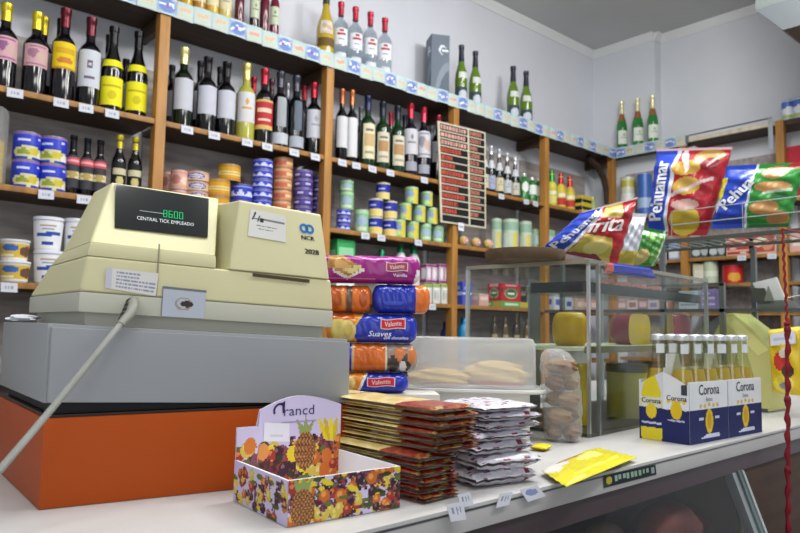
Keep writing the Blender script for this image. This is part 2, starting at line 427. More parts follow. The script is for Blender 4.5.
def bottle(name, label, group, x, Y, z, h, r, shape, glass, cap, labels, cat='bottle', capz=.80, kind='gloss', turn=None, capname='capsule', liquid=None):
    ang = math.atan2(-Y, -x)
    rz = turn if turn is not None else ((ang + math.pi/2) if x < 4.9 else (ang + math.pi/2))*.6 + random.uniform(-.12, .12)
    root = thing(name, label, cat, (x, Y, z+.0005), rz, group)
    pf = PROF[shape]
    MB().lathe([(a*r, b*h) for a, b in pf], glass, 20).build('bottle_body', kind, root)
    if liquid:
        MB().lathe([(max(0, a*r-.003), max(.004, b*h)) for a, b in pf if b < .72][:-1] + [(0, .66*h)], liquid, 16).build('liquid', 'gloss', root)
    if cap:
        rr = rad_at(pf, .9)*r
        prof = [(rad_at(pf, capz)*r*1.06+.0006, capz*h), (rr*1.08+.0006, .90*h), (rr*1.1+.0008, .938*h), (rad_at(pf, .96)*r*1.06+.0008, .945*h), (rad_at(pf, .96)*r*1.06+.0008, 1.004*h), (0, 1.006*h)]
        MB().lathe(prof, cap, 16).build(capname, 'foil', root)
    for q, (z0, z1, span, pt) in enumerate(labels):
        def P(u, v, z0=z0, z1=z1, span=span):
            t = z0+(z1-z0)*v; rr = rad_at(pf, t)*r + .0008; a = (u-.5)*span
            return V((rr*math.sin(a), -rr*math.cos(a), t*h))
        MB().patch(P, 20, 14, pt).build('label' if q == 0 else 'neck_label' if z0 > .6 else 'lower_label', 'paper', root)
    return root
def px_bottle(px, ytop, z, Y, wpx, *a, **k):
    x = X_at(px, Y, z+.1); dep = CF.dot(V((x, Y, z+.1))-CAM)
    return x, Z_at(ytop, x, Y)-z, wpx*dep/FPX/2
GL, GG, GB = '0b0a10', '101a10', '07070a'
# (px, top y, width px, shape, glass, cap colour, labels, words)
rowW = {
 0: ("beside the left edge", [
  (3, 5, 24, 'bordeaux', GL, 'cdbb2a', [(.33, .60, 2.3, lab('cfa0a8', 3, '8e5c88'))], 'dark bottle with yellow cap and torn pink label at the photo\'s left edge'),
  (34, 14, 27, 'bordeaux', GL, 'd0bd2c', [(.34, .60, 2.3, lab('c99fa4', 3, '9c6f86'))], 'wide dark bottle with yellow cap and mauve pink label'),
  (62, 10, 24, 'bordeaux', '0d0912', '5d1522', [(.34, .62, 2.4, Pt('e3c21c').rect(0, 0, 1, .1, 'c08a22').ell(.5, .3, .3, .12, 'c27a2e').rect(.15, .55, .85, .75, 'cda21a'))], 'dark bottle with maroon capsule and yellow orange label'),
  (88, 19, 22, 'bordeaux', GL, '571826', [(.22, .62, 2.3, lab('c3c8d2', 1, '6d5c6c'))], 'dark bottle with maroon capsule and tall pale label with round seal'),
  (111, 28, 24, 'burgundy', GB, '15151a', [(.08, .40, 2.5, Pt('e6dd1e').rect(.15, .65, .85, .7, 'b8a818').ell(.5, .35, .16, .16, 'c9bb18')), (.52, .60, 2.5, Pt('e0d81e'))], 'black bottle with two yellow bands, left one of the yellow banded pair'),
  (136, 33, 24, 'burgundy', GB, '15151a', [(.08, .40, 2.5, Pt('e6dd1e').rect(.15, .65, .85, .7, 'b8a818').ell(.5, .35, .16, .16, 'c9bb18')), (.52, .60, 2.5, Pt('e0d81e'))], 'black bottle with two yellow bands nearest the left wooden post'),
  ]),
 1: ("above the register", [
  (182, 49, 24, 'bordeaux', GG, 'd8cf8c', [(.22, .60, 2.3, lab('bcbec8', 5))], 'dark wine bottle with cream capsule and blank white label'),
  (206, 58, 24, 'bordeaux', GL, '101014', [(.24, .60, 2.3, lab('bcbeca', 5))], 'dark wine bottle with black capsule and blank white label, right of the cream capped one'),
  (225, 63, 22, 'bordeaux', GL, '101014', [(.24, .60, 2.3, lab('bdbfca', 5))], 'dark wine bottle with black capsule and white label, left of the pale white wine'),
  (245, 65, 21, 'bordeaux', 'a8a548', 'd6c873', [(.24, .62, 2.2, lab('cccccf', 0, 'c49a4a'))], 'pale green white wine bottle with yellow capsule'),
  (263, 70, 20, 'bordeaux', GL, '9b1e2e', [(.20, .58, 2.4, lab('b23038', 2))], 'wine bottle with red capsule and red label edged in gold'),
  (279, 73, 19, 'bordeaux', GL, '3a3c44', [(.28, .66, 1.1, lab('9aa0a6', 5)), (.06, .2, 2.2, lab('b9bec6', 5))], 'black bottle with narrow silver stripe label, left of its twin'),
  (295, 77, 19, 'bordeaux', '0c0f16', '3a3c44', [(.28, .66, .9, lab('5f6a78', 5)), (.06, .2, 2.0, lab('a4aab4', 5))], 'black bottle with blue grey stripe and small low label'),
  (313, 84, 21, 'bordeaux', GL, 'a51f33', [(.24, .62, 2.3, lab('bfc1cb', 0, '9a9aa8'))], 'wine bottle with red capsule and grey white label beside the second post'),
  ]),
 2: ("left of the price board", [
  (341, 90, 16, 'bordeaux', GL, 'a85a34', [(.2, .62, 2.3, lab('cfd0d4', 5))], 'wine bottle with copper capsule half hidden by the second post'),
  (351, 91, 17, 'bordeaux', GL, 'b0673a', [(.10, .62, 2.4, lab('d3d4d6', 5))], 'wine bottle with copper capsule and very tall white label'),
  (367, 97, 17, 'bordeaux', '16301a', '232848', [(.12, .60, 1.7, lab('d9d2b0', 4, 'c4a878'))], 'green bottle with navy capsule and cream label'),
  (382, 103, 17, 'bordeaux', '143018', '202430', [(.12, .55, 1.7, lab('cfc9b4', 4, 'b08a5e'))], 'green bottle with tan and cream label, left of its twin'),
  (397, 107, 17, 'bordeaux', '143018', '202430', [(.12, .55, 1.7, lab('cfc9b4', 4, 'b08a5e'))], 'green bottle with tan and cream label, right of its twin'),
  (410, 104, 16, 'bordeaux', '14141c', 'b0283c', [(.30, .64, 2.3, lab('c6c5cd', 0, '7c7c88')), (.08, .2, 1.6, lab('9a9ca8', 5))], 'dark bottle with red capsule and white label, left of another red capped one'),
  (423, 108, 17, 'bordeaux', '14141c', 'b83048', [(.30, .66, 2.3, lab('c6c5cd', 3, '8c8c98')), (.08, .2, 1.6, lab('9a9ca8', 5))], 'dark bottle with bright red capsule and pictured white label'),
  (438, 116, 16, 'bordeaux', '0e0c12', '7d2030', [(.3, .6, 2.2, lab('b9bac4', 0))], 'dark bottle with dull red capsule touching the price board'),
  ]),
}
for bay, (where, L) in rowW.items():
    XS = [px_bottle(e[0], e[1], ZW, 3.096, e[2]) for e in L]
    for k_, (px, yt, w, shape, gl, cap, lb, words) in enumerate(L):
        x, h, r = XS[k_]
        nb = [abs(x-o_[0]) for j_, o_ in enumerate(XS) if j_ != k_]
        r = min(r, min(nb)*.49, .047)
        bottle('wine_bottle', words + ' on the wine shelf' if len(words.split()) < 13 else words, f'wine bottles in front row {where}', x, 3.096, ZW, h, r, shape, gl, cap, lb)
# second row, seen between the front bottles
back = {0: [(41, 18, 'c8b428', 'with yellow cap peeking over the mauve labelled one'), (57, 20, '15151a', 'with black cap left of the maroon capsule'), (106, 36, '15151a', 'with black cap left of the first yellow banded bottle'), (124, 60, '15151a', 'short, between the two yellow banded bottles')],
        1: [(170, 66, '26262c', 'half hidden by the left post'), (198, 62, '101014', 'with black cap between the first two white labels'), (218, 68, '101014', 'with black cap between second and third white labels'), (252, 78, '9b1e2e', 'with red cap right of the pale white wine'), (270, 80, '4a3038', 'with dull cap right of the red label'), (286, 84, '8e8e96', 'with silver cap between the striped bottles'), (303, 86, 'a51f33', 'with red cap left of the second post')],
        2: [(360, 108, '60646a', 'right of the tall white label'), (390, 113, 'a3263a', 'with red cap between the tan label twins'), (404, 116, '2b2f3a', 'left of the red capsule pair'), (431, 128, '5a5e68', 'just left of the price board')]}
for bay, L in back.items():
    for px, yt, cap, words in L:
        x, h, r = px_bottle(px, yt, ZW, 3.215, 17)
        bottle('wine_bottle', 'back row wine bottle ' + words, 'wine bottles in the back row', x, 3.215, ZW, h, min(r, .034), 'bordeaux', GL, cap, [(.24, .6, 2.2, lab('b5b7c0', 5))])
# bay right of the price board: small sparkling wine and green jars
for i, (px, yt) in enumerate([(484, 146), (491, 147), (499, 150), (507, 154), (515, 158)]):
    x, h, r = px_bottle(px, yt, ZW, 3.11, 9.5)
    bottle('sparkling_wine_bottle', NTH[i] + ' dark bottle with white foil neck from the price board', 'foil necked bottles right of the price board', x, 3.11, ZW, h, r, 'burgundy', '0c1016', 'd5d8dc',
           [(.12, .40, 2.3, lab(['cfc9a6', '9fa8c8', 'd2c6a0', 'bfc4c8', 'c8c2b0'][i], 0)), (.55, .72, 2.2, lab('c9ccd0', 5))], capz=.84)
for i, (px, yt, wd) in enumerate([(524, 174, 'with round white label, left of two others'), (532, 178, 'with white label, middle of three'), (538.5, 179, 'with white label beside the fourth post')]):
    x, h, r = px_bottle(px, yt, ZW, 3.11, 9.5)
    bottle('green_jar', 'squat green glass jar ' + wd, 'green jars on the wine shelf', x, 3.11, ZW, h, r, 'squat', '2c7a38', 'cfd6cc', [(.35, .7, 2.0, Pt('2c7a38').ell(.5, .5, .42, .48, 'e6ece6') if i == 0 else lab('e2e8e2', 5))], cat='jar', capz=.9, capname='jar_lid')
# corner bay: upright cleaning/aerosol bottles
for i, (px, yt, c, cap, wd) in enumerate([(554, 171, 'd3d44a', '2f8a3c', 'yellow bottle with green cap beside the fourth post'), (563, 174, 'd8c038', 'b02a34', 'yellow and red bottle with red cap, middle of the corner three'), (572, 177, 'cfae3a', 'b02a34', 'yellow and red bottle with red cap, nearest the corner post')]):
    x, h, r = px_bottle(px, yt, ZW, 3.09, 10)
    bottle('sauce_bottle', wd, 'yellow bottles in the corner bay', x, 3.11, ZW, h, r, 'sauce', c, cap, [(.1, .55, 3.0, Pt('d9c94a').rect(0, .1, 1, .5, 'c23a3a' if i else 'e2dc80').rect(.2, .6, .8, .8, 'f0ead0'))], capz=.72, kind='plastic', capname='screw_cap')
# ---- top shelf
def top(px, yt, w, name, shape, gl, cap, lb, words, group, kind='gloss', liquid=None, capz=.8, Y=3.1):
    x = X_at(px, Y, ZT+.1); dep = CF.dot(V((x, Y, ZT+.1))-CAM)
    h = Z_at(yt, x, Y)-ZT
    return bottle(name, words, group, x, Y, ZT, h, w*dep/FPX/2, shape, gl, cap, lb, kind=kind, liquid=liquid, capz=capz)
T0 = [(172, -52, 'b98a28', 'amber liquor bottle above the first post'), (186, -48, 'c79a30', 'amber liquor bottle with pale cap, second on the top shelf'), (199, -44, 'a87a24', 'brown gold liquor bottle, third on the top shelf'), (212, -40, 'd0a838', 'golden liquor bottle with dark cap, fourth on the top shelf'), (225, -36, 'cdbb70', 'pale yellow liquor bottle left of the dark red ones')]
for px, yt, c, wd in T0:
    top(px, yt, 13, 'liquor_bottle', 'spirit', c, '3a3020', [(.3, .55, 2.2, lab('d8cfa8', 0))], wd, 'amber bottles on the top shelf')
for i, (px, yt, c, wd) in enumerate([(239, -32, '5a0f22', 'maroon liquor bottle with no front label on the top shelf'), (254, -28, '2a0d18', 'dark liquor bottle with pale green upper label on the top shelf'), (264, -24, '5d1026', 'slim maroon bottle between two pale labels on the top shelf'), (274, -20, '6a1630', 'maroon bottle with pale green label nearest the bare wall')]):
    top(px, yt, 9.5, 'liquor_bottle', 'spirit', c, '3a2020', [] if i in (0, 2) else [(.32, .58, 2.4, lab('c4ceb4', 0, '7a8a5a'))], wd, 'dark red bottles on the top shelf')
top(325, -6, 18, 'white_wine_bottle', 'burgundy', 'b39a2a', '3e4632', [(.22, .34, 2.3, lab('6a5024', 5)), (.40, .58, 1.5, lab('d9cfc0', 3, 'b8a890'))], 'yellow wine bottle with brown label above the second post', 'pale bottles on the top shelf', capz=.84)
for i, (px, yt) in enumerate([(340, 3), (354.5, 8), (369.5, 13), (384, 19)]):
    top(px, yt, 15, 'vodka_bottle', 'spirit', 'dfe6ea', 'a62a3c', [(.34, .58, 2.0, lab('e2e4ea', 6, 'a8303f')), (.1, .22, 1.5, lab('d4d6de', 5))], 'clear spirit bottle with red cap, ' + NTH[i] + ' of four from the yellow bottle', 'clear spirit bottles on the top shelf', kind='clear', liquid=None)
for px, yt, wd in ((461, 46, 'green sparkling bottle with navy label beside the grey carton'), (475, 52, 'green sparkling bottle with navy label, second from the grey carton'), (513, 67, 'tall green sparkling bottle, left one of the pair standing alone'), (526, 72, 'green sparkling bottle, right one of the pair standing alone')):
    top(px, yt, 12.5, 'sparkling_wine_bottle', 'burgundy', '5d7a1e', '2e3440', [(.08, .32, 2.4, Pt('3a4456').ell(.5, .5, .3, .3, 'c2c8d2')), (.46, .56, 1.6, lab('cfd4d0', 5))], wd, 'green sparkling bottles on the left top shelf', capz=.74)
for i, px in enumerate((622, 638, 653)):
    Y = Y_at(px, 5.05, ZT+.1); h = Z_at([102, 99, 96][i], 5.05, Y)-ZT
    bottle('sparkling_wine_bottle', 'green sparkling bottle with cream foil top, ' + ['left', 'middle', 'right'][i] + ' of three on the right wall shelf', 'cream foil bottles on the right top shelf', 5.05, Y, ZT, h, .042, 'burgundy', '2f7a36', 'e8e0b4',
           [(.16, .42, 2.4, lab('dfe6da', 0, 'a8b098')), (.62, .74, 3.0, Pt('9a5a34'))], capz=.75)
# grey gift carton
g = thing('gift_carton', 'tall grey gift carton with pale emblem on the top shelf', 'box', (X_at(437, 3.14, ZT), 3.14, ZT+.0005), math.radians(-28))
MB().box(-.062, .062, -.062, .062, 0, .44, '66707c').build('carton', 'paper', g, bevel=.002)
def carton_face(rz, big):
    p = Pt('6d7784').ell(.75, .12, .6, .42, '85919c', .5).ell(.85, .05, .55, .36, '5f6a78', .5)
    p.ell(.62, .78, .2, .075, 'dfe4ea').ell(.68, .76, .16, .055, '6d7784').rect(.6, .75, .95, .775, 'dfe4ea')
    def P(u, v): q = V(((u-.5)*.12, -.0628, .004+v*.432)); return Matrix.Rotation(rz, 3, 'Z') @ q
    return MB().patch(P, 22, 60, p)
carton_face(0, 1).build('printed_front', 'paper', g); carton_face(-math.pi/2, 0).build('printed_side', 'paper', g)
# blue and white milk tins on the right end of the top shelf
def tin_can(name, label, group, loc, r, h, paint, rz=0, kind='can', cat='can', rim='8a8c90', wob=0):
    t = thing(name, label, cat, loc, rz, group)
    MB().lathe([(r*.97, 0), (r, .002), (r, h-.002), (r*.97, h)], rim, 24).build('can_body', 'tin', t)
    n = 40
    def P(u, v): a = (u-.5)*2*math.pi; return V(((r+.0007)*math.sin(a), -(r+.0007)*math.cos(a), .0025+v*(h-.005)))
    MB().patch(P, n, 12, paint).build('printed_wrap', kind, t)
    MB().lathe([(r*.99, h-.004), (r*.99, h+.001), (r*.93, h+.001), (r*.91, h-.002), (0, h-.002)], rim, 24).build('lid', 'tin', t)
    return t
milk = Pt('c9d4ea').rect(0, .62, 1, .95, '4e6fc0').rect(0, .08, 1, .22, 'b6c86a').ell(.5, .45, .2, .2, 'eef2f8').ell(0, .45, .2, .2, 'eef2f8').ell(1, .45, .2, .2, 'eef2f8')
for i, px in enumerate((788, 799)):
    Y = Y_at(px, 5.06, ZT+.1)
    tin_can('milk_tin', ['blue and white tin on the right top shelf, left of two', 'blue and white tin cut by the photo\'s right edge on the top shelf'][i], 'milk tins on the right top shelf', (5.06, Y, ZT+.0005), .04, .145, milk, rz=-.9)
# ================================================================== TINS AND PACKS ON THE SHELVES
def lev(i, n): return 'only' if n == 1 else 'bottom' if i == 0 else 'top' if i == n-1 else NTH[i]
_first = {}
def stack(px, Y, z, wpx, h, n, paint, key, words, group, kind='can', rim='8a8c90', z0=0, cat='can', name='food_tin', dr=0):
    x = X_at(px, Y, z+z0); dep = CF.dot(V((x, Y, z+z0))-CAM); r = wpx*dep/FPX/2
    out = []
    proto = None
    for i in range(n):
        zz = z+z0+.0006+i*(h+.0008)
        lb = words if n == 1 else f'{words}, {"bottom" if i == 0 else "top" if i == n-1 else NTH[i] + " up"} of {("two","three","four","five","six","seven")[n-2]}'
        ang = (math.atan2(-Y, -x)+math.pi/2)*.8
        rz = ang + random.uniform(-.25, .25); loc = (x+random.uniform(-.002, .002), Y+random.uniform(-.002, .002), zz)
        if proto is None: proto = tin_can(name, lb, group, loc, r, h, paint, rz, kind, cat, rim)
        else: dup(proto, loc, rz, lb)
    return x, r
def rep(f, k=2):     # repeat a painting k times round the tin
    return lambda u, v: f((u*k+.5) % 1, v)
blue_fruit = rep(Pt('2434b0').rect(0, .55, 1, .92, '2a3cc0').poly([(.2, .68), (.8, .74), (.8, .80), (.2, .74)], 'd0d4ee').rect(0, 0, 1, .5, '2434b0').ell(.5, .26, .42, .22, 'cfcda0').ell(.35, .26, .14, .13, '8f9a2a').ell(.62, .30, .16, .15, 'c9b832').ell(.8, .2, .12, .1, 'e8e6dc').rect(0, .95, 1, 1, '8a6aa8'))
G0, G1, G2 = 'tins on the second shelf beside the left edge', 'tins on the shelf above the register', 'tins left of the price board'
stack(24, 3.07, ZC, 25, .113, 2, blue_fruit, 'a', 'blue tin with olives picture in the left column beside the yellow packet', G0)
stack(51, 3.07, ZC, 25, .113, 2, blue_fruit, 'b', 'blue tin with olives picture beside the small black bottles', G0)
for i, (px, yt) in enumerate(((72, 136), (86, 139), (99, 141))):
    x, h, r = px_bottle(px, yt, ZC, 3.07, 13)
    bottle('vinegar_bottle', ['first', 'second', 'third'][i] + ' small black bottle with red and cream label from the blue tins', 'small black bottles with red labels', x, 3.07, ZC, h, r, 'sauce', '0c0c10', '17171c',
           [(.12, .66, 2.6, Pt('3a3a42').rect(0, .72, 1, .95, 'c8505c').rect(.1, .78, .9, .88, 'e2a8a8').rect(0, .3, 1, .52, 'd6cca0').ell(.5, .4, .3, .09, 'b09a5a'))], capz=.76, capname='screw_cap')
for i, (px, yt) in enumerate(((118, 136), (134, 138))):
    x, h, r = px_bottle(px, yt, ZC, 3.07, 14)
    bottle('oil_bottle', ['small black bottle with yellow cap, left of the two', 'small black bottle with yellow cap beside the first post'][i], 'small black bottles with yellow caps', x, 3.07, ZC, h, r, 'sauce', '0a0a0c', 'cdbb3c',
           [(.14, .58, 2.6, Pt('1a1a1c').rect(.1, .6, .9, .8, 'c9c2a0').ell(.5, .35, .22, .16, 'c6b678').rect(.2, .08, .8, .14, 'b9b090'))], capz=.8, capname='screw_cap')
def carton(name, words, cat, group, loc, w, d, h, paint, side=None, rz=0, kind='paper', topc=None, nu=24, nv=24, base='d8d4cc'):
    t = thing(name, words, cat, loc, rz, group)
    MB().box(-w/2, w/2, 0, d, 0, h, topc or base).build('box', kind, t, bevel=.0015)
    m = MB().patch(lambda u, v: V(((u-.5)*w*.985, -.0008, .002+v*(h-.004))), nu, nv, paint)
    m.build('printed_front', kind, t)
    m = MB().patch(lambda u, v: V((-w/2-.0008, d*(1-u)*.985+.002, .002+v*(h-.004))), 12, 12, side or paint); m.build('printed_side', kind, t)
    return t
x = X_at(9, 3.06, ZC)-.066; t = thing('plastic_jar', 'clear plastic jar cut by the left edge of the photo beside the blue tins', 'jar', (x, 3.06, ZC+.0006))
hj = Z_at(107, x, 3.06)-ZC
MB().lathe([(.044, 0), (.05, .006), (.05, hj*.90), (.046, hj*.96), (.034, hj*.995), (0, hj)], 'e6ece8', 28).build('jar_body', 'bagclear', t)
MB().lathe([(.03, .004), (.04, .006), (.04, hj*.55), (0, hj*.56)], 'd2ac38', 20).build('yellow_filling', 'paper', t)
# the can shelf above the register
pink = rep(Pt('d8a79a').rect(0, .8, 1, .9, 'c98c84').ell(.35, .5, .2, .25, 'b5756e').ell(.7, .45, .18, .2, 'e3c9b6').rect(0, .08, 1, .2, 'c9a07c'))
cream = rep(Pt('d6b593').rect(0, .78, 1, 1, 'c99d86').ell(.5, .48, .26, .34, '3f4fa8').ell(.5, .48, .2, .24, 'd2c9c4').rect(.3, .42, .7, .54, '4c5cb4'))
yell = rep(Pt('cf9a24').rect(0, .82, 1, 1, 'b98318').rect(0, 0, 1, .16, 'c4861c').rect(.1, .3, .9, .62, 'e0cf8c').rect(.2, .4, .8, .5, 'c29a3a'))
blu = rep(Pt('2a36b4').rect(0, .8, 1, .92, '8e96d8').poly([(.08, .25), (.2, .7), (.3, .3), (.45, .72), (.6, .3), (.7, .65), (.9, .4), (.9, .25)], 'ccd2ee'))
peach = rep(Pt('cf8a54').rect(0, .8, 1, .94, 'e0b080').ell(.4, .45, .25, .25, 'b8604a').rect(.6, .3, .9, .6, 'e6c69a').rect(0, 0, 1, .12, 'b87a40'))
purp = rep(Pt('3c2c7c').rect(0, .8, 1, .92, '8878b8').rect(.2, .35, .8, .62, 'b9b2d6').ell(.5, .48, .1, .2, '4a3a90'))
stack(166, 3.18, ZC, 14.5, .093, 2, pink, 'p', 'pinkish tin half hidden by the first post', G1)
stack(178, 3.10, ZC, 17, .093, 2, pink, 'p', 'pinkish tin right of the first post', G1)
stack(195.5, 3.08, ZC, 23, .0465, 4, cream, 'c', 'flat cream tin with blue oval', G1)
stack(217.5, 3.06, ZC, 22, .082, 2, yell, 'y', 'yellow tin above the green register digits', G1)
stack(240, 3.08, ZC, 22, .080, 2, blu, 'b', 'blue tin with white writing beside the yellow ones', G1)
stack(229, 3.075, ZC, 22, .082, 1, yell, 'y2', 'yellow tin balanced on top of the yellow and blue columns', G1, z0=.1675)
stack(261, 3.07, ZC, 20, .0505, 6, blu, 'b3', 'flat blue tin in the tall blue column', G1)
stack(281, 3.09, ZC, 19, .0565, 6, peach, 'o', 'flat peach coloured tin in the tall orange column', G1)
stack(302, 3.07, ZC, 19, .048, 6, purp, 'v', 'flat purple tin in the front purple column', G1)
stack(318, 3.15, ZC, 15, .049, 6, purp, 'v2', 'flat purple tin in the column touching the second post', G1)
# left of the price board
green = rep(Pt('86b884').rect(0, .85, 1, 1, 'a9cfa6').ell(.5, .5, .3, .22, '9fb6c8').rect(.25, .12, .75, .22, 'c6dcb8').ell(.2, .3, .12, .12, 'b9d49a'))
greenyel = rep(Pt('7fb27c').rect(.55, 0, 1, 1, 'd0c348').ell(.35, .58, .26, .2, '8a9ac2').ell(.42, .25, .16, .16, 'b9d08c').rect(0, .9, 1, 1, 'b0cca0'))
bluecream = rep(Pt('d9cf9e').rect(0, .42, 1, .90, '1c2a98').poly([(.25, .60), (.75, .64), (.75, .70), (.25, .66)], 'b8c0e6').ell(.5, .22, .3, .18, 'e0c870').rect(0, .93, 1, 1, 'cfc6a0'))
stack(343, 3.09, ZC, 14, .041, 3, blu, 'd', 'small blue tin right of the second post', G2)
stack(346.5, 3.11, ZC, 14, .104, 1, green, 'gs', 'pale green tin standing on the small blue tins', G2, z0=.1265)
stack(346.5, 3.115, ZC, 14, .064, 1, green, 'gs', 'short pale green tin topping the column beside the second post', G2, z0=.2325)
stack(361, 3.08, ZC, 14, .135, 1, green, 'gs', 'tall pale green tin standing alone left of the blue and cream tins', G2)
xa, ra = stack(375, 3.07, ZC, 14.5, .105, 2, bluecream, 'bc', 'blue and cream tin in the left column of the pyramid', G2)
xb, rb = stack(389.5, 3.07, ZC, 14, .105, 2, bluecream, 'bc', 'blue and cream tin in the right column of the pyramid', G2)
stack(382.5, 3.075, ZC, 14, .100, 1, bluecream, 'bc', 'blue and cream tin crowning the pyramid', G2, z0=.2125)
for q, (px, wd) in enumerate(((399, 'beside the blue and cream tins'), (412, 'second from the blue and cream tins'))):
    stack(px, 3.06, ZC, 13, .107, 1, greenyel, 'gy', 'green and yellow tin, bottom row, ' + wd, G2)
for q, (px, wd) in enumerate(((425, 'third from the blue and cream tins'), (437.5, 'fourth from the blue and cream tins'))):
    stack(px, 3.06, ZC, 12, .107, 1, green, 'gy', 'green tin, bottom row, ' + wd, G2)
stack(447, 3.10, ZC, 8, .09, 1, rep(Pt('c9cdb8').rect(0, .3, 1, .6, 'b7c2a8')), 'gy', 'pale grey green tin behind the third post', G2)
for px, wd in ((405, 'left'), (419, 'middle'), (431.5, 'right')):
    stack(px, 3.06, ZC, 12.5, .104, 1, greenyel, 'gy', f'green and yellow tin, {wd} of the middle row', G2, z0=.1085)
stack(411.5, 3.06, ZC, 13.5, .104, 1, greenyel, 'gy', 'green and yellow tin, left one of the top pair', G2, z0=.2135)
stack(426.5, 3.06, ZC, 11.5, .094, 1, greenyel, 'gy', 'green and yellow tin, right one of the top pair', G2, z0=.2135)
# lower shelf, far left: tubs
def tub(name, words, group, px, py0, py1, wpx, paint, lidc, Y=3.05, zb=None, taper=.86, rect=False):
    z = Z4+.0006 if zb is None else zb
    x = X_at(px, Y, z); dep = CF.dot(V((x, Y, z))-CAM); r = wpx*dep/FPX/2
    h = Z_at(py0, x, Y)-Z_at(py1, x, Y)
    t = thing(name, words, 'tub', (x, Y, z), math.radians(-15), group)
    def R(v): return r*(taper+(1-taper)*v)
    MB().lathe([(r*taper*.95, 0), (r*taper, .003), (R(.93), h*.93), (0, h*.93)], 'dfe0e6', 28).build('tub_body', 'plastic', t)
    MB().patch(lambda u, v: V(((R(v)+.0008)*math.sin((u-.5)*6.283), -(R(v)+.0008)*math.cos((u-.5)*6.283), h*(.05+.8*v))), 44, 16, paint).build('printed_wrap', 'paper', t)
    MB().lathe([(r*1.0, h*.9), (r*1.05, h*.905), (r*1.05, h*.985), (r*.98, h), (0, h)], lidc, 28).build('lid', 'plastic', t)
    return t, h
wht = Pt('e6e7ec').poly([(.36, .42), (.66, .5), (.66, .64), (.36, .56)], '2c4fa6').rect(.43, .12, .57, .24, '2f4a9a').rect(.4, .8, .6, .88, 'b59a86').ell(.5, .72, .06, .04, '9aa4b8')
ylw = Pt('e5e2da').rect(.2, .12, .8, .95, 'd6b448').ell(.66, .5, .1, .3, '6c4a3a').ell(.45, .68, .1, .2, '3f69b4').rect(.25, .2, .5, .3, 'f0e6c0')
GT = 'tubs on the low shelf at the left edge'
t, h = tub('margarine_tub', 'short yellow and white tub at the left edge, lower of two', GT, 14, 262, 283, 27, ylw, 'e2e2e6')
tub('margarine_tub', 'short yellow and white tub at the left edge, upper of two', GT, 14, 239, 260, 26, ylw, 'e2e2e6', zb=Z4+.0012+h)
t, h = tub('yogurt_tub', 'tall white tub with blue writing, lower of two beside the register', GT, 47, 253, 286, 27, wht, 'dfe3ec', Y=3.06)
tub('yogurt_tub', 'tall white tub with blue writing, upper of two beside the register', GT, 47, 219, 252, 27, wht, 'dfe3ec', Y=3.06, zb=Z4+.0012+h)
t, h = tub('yogurt_tub', 'tall white tub mostly hidden behind the register slope, lower of two', GT, 76, 256, 288, 24, wht, 'dfe3ec', Y=3.08)
tub('yogurt_tub', 'tall white tub partly hidden by the register slope, upper of two', GT, 76, 222, 256, 24, wht, 'dfe3ec', Y=3.08, zb=Z4+.0012+h)
# low shelf behind the biscuit packs
def shelf_carton(name, words, cat, group, px, wpx, z, Y, ytop, paint, d=.12, base='d8d4cc', side=None, ybot=None, kind='paper', zoff=0):
    x = X_at(px, Y, z); dep = CF.dot(V((x, Y, z))-CAM)
    w = wpx*dep/FPX/.80
    return carton(name, words, cat, group, (x, Y, z+zoff+.0006), w, d, Z_at(ytop, x, Y)-z-zoff, paint, side, kind=kind, base=base)
B2 = 'packs on the low shelf behind the biscuits'
shelf_carton('detergent_box', 'green topped white carton behind the magenta biscuit pack', 'box', None, 345, 18, Z4, 3.05, 240, Pt('e4e8e4').rect(0, .62, 1, 1, '3aa55c').rect(.1, .7, .9, .86, '8fd0a0'), base='3aa55c')
for i, px in enumerate((381, 400, 413)):
    x, h, r = px_bottle(px, [250, 245, 246.5][i], Z4, 3.10, 13)
    bottle('lotion_bottle', 'white bottle with green cap behind the magenta biscuit pack, ' + ['left', 'middle', 'right'][i] + ' of three', 'green capped white bottles', x, 3.10, Z4, h, r, 'squat', 'd8dcda', '2f8f66', [], capz=.86, kind='plastic', capname='screw_cap')
wg = Pt('d3d6d2').ell(.3, .4, .18, .25, 'a9b4a0').ell(.7, .35, .15, .25, 'b7b9c4').rect(0, .84, 1, 1, '8fae4a').rect(.2, .7, .8, .78, 'eef0ee')
pw = Pt('c9b4c4').rect(0, .86, 1, 1, '8a2a6e').rect(0, 0, 1, .14, '8a2a6e').rect(.42, 0, .5, 1, '8a2a6e').ell(.22, .5, .16, .3, 'e6e2e8').ell(.74, .5, .16, .3, 'e6e2e8')
for i, px in enumerate((428, 436.5, 445)):
    t = shelf_carton('rice_packet', 'white and green packet under the purple packs, ' + ['left', 'middle', 'right'][i] + ' of three', 'packet', B2, px, 8.0, Z4, 3.04, 284, wg)
hz = Z_at(284, X_at(440, 3.04, Z4), 3.04)
for i, px in enumerate((431.5, 444)):
    shelf_carton('wafer_packet', 'purple and white packet left of the third post, ' + ['left', 'right'][i] + ' of two', 'packet', B2, px, 11.3, Z4, 3.055, 264.5, pw, zoff=hz-Z4+.004, d=.1)
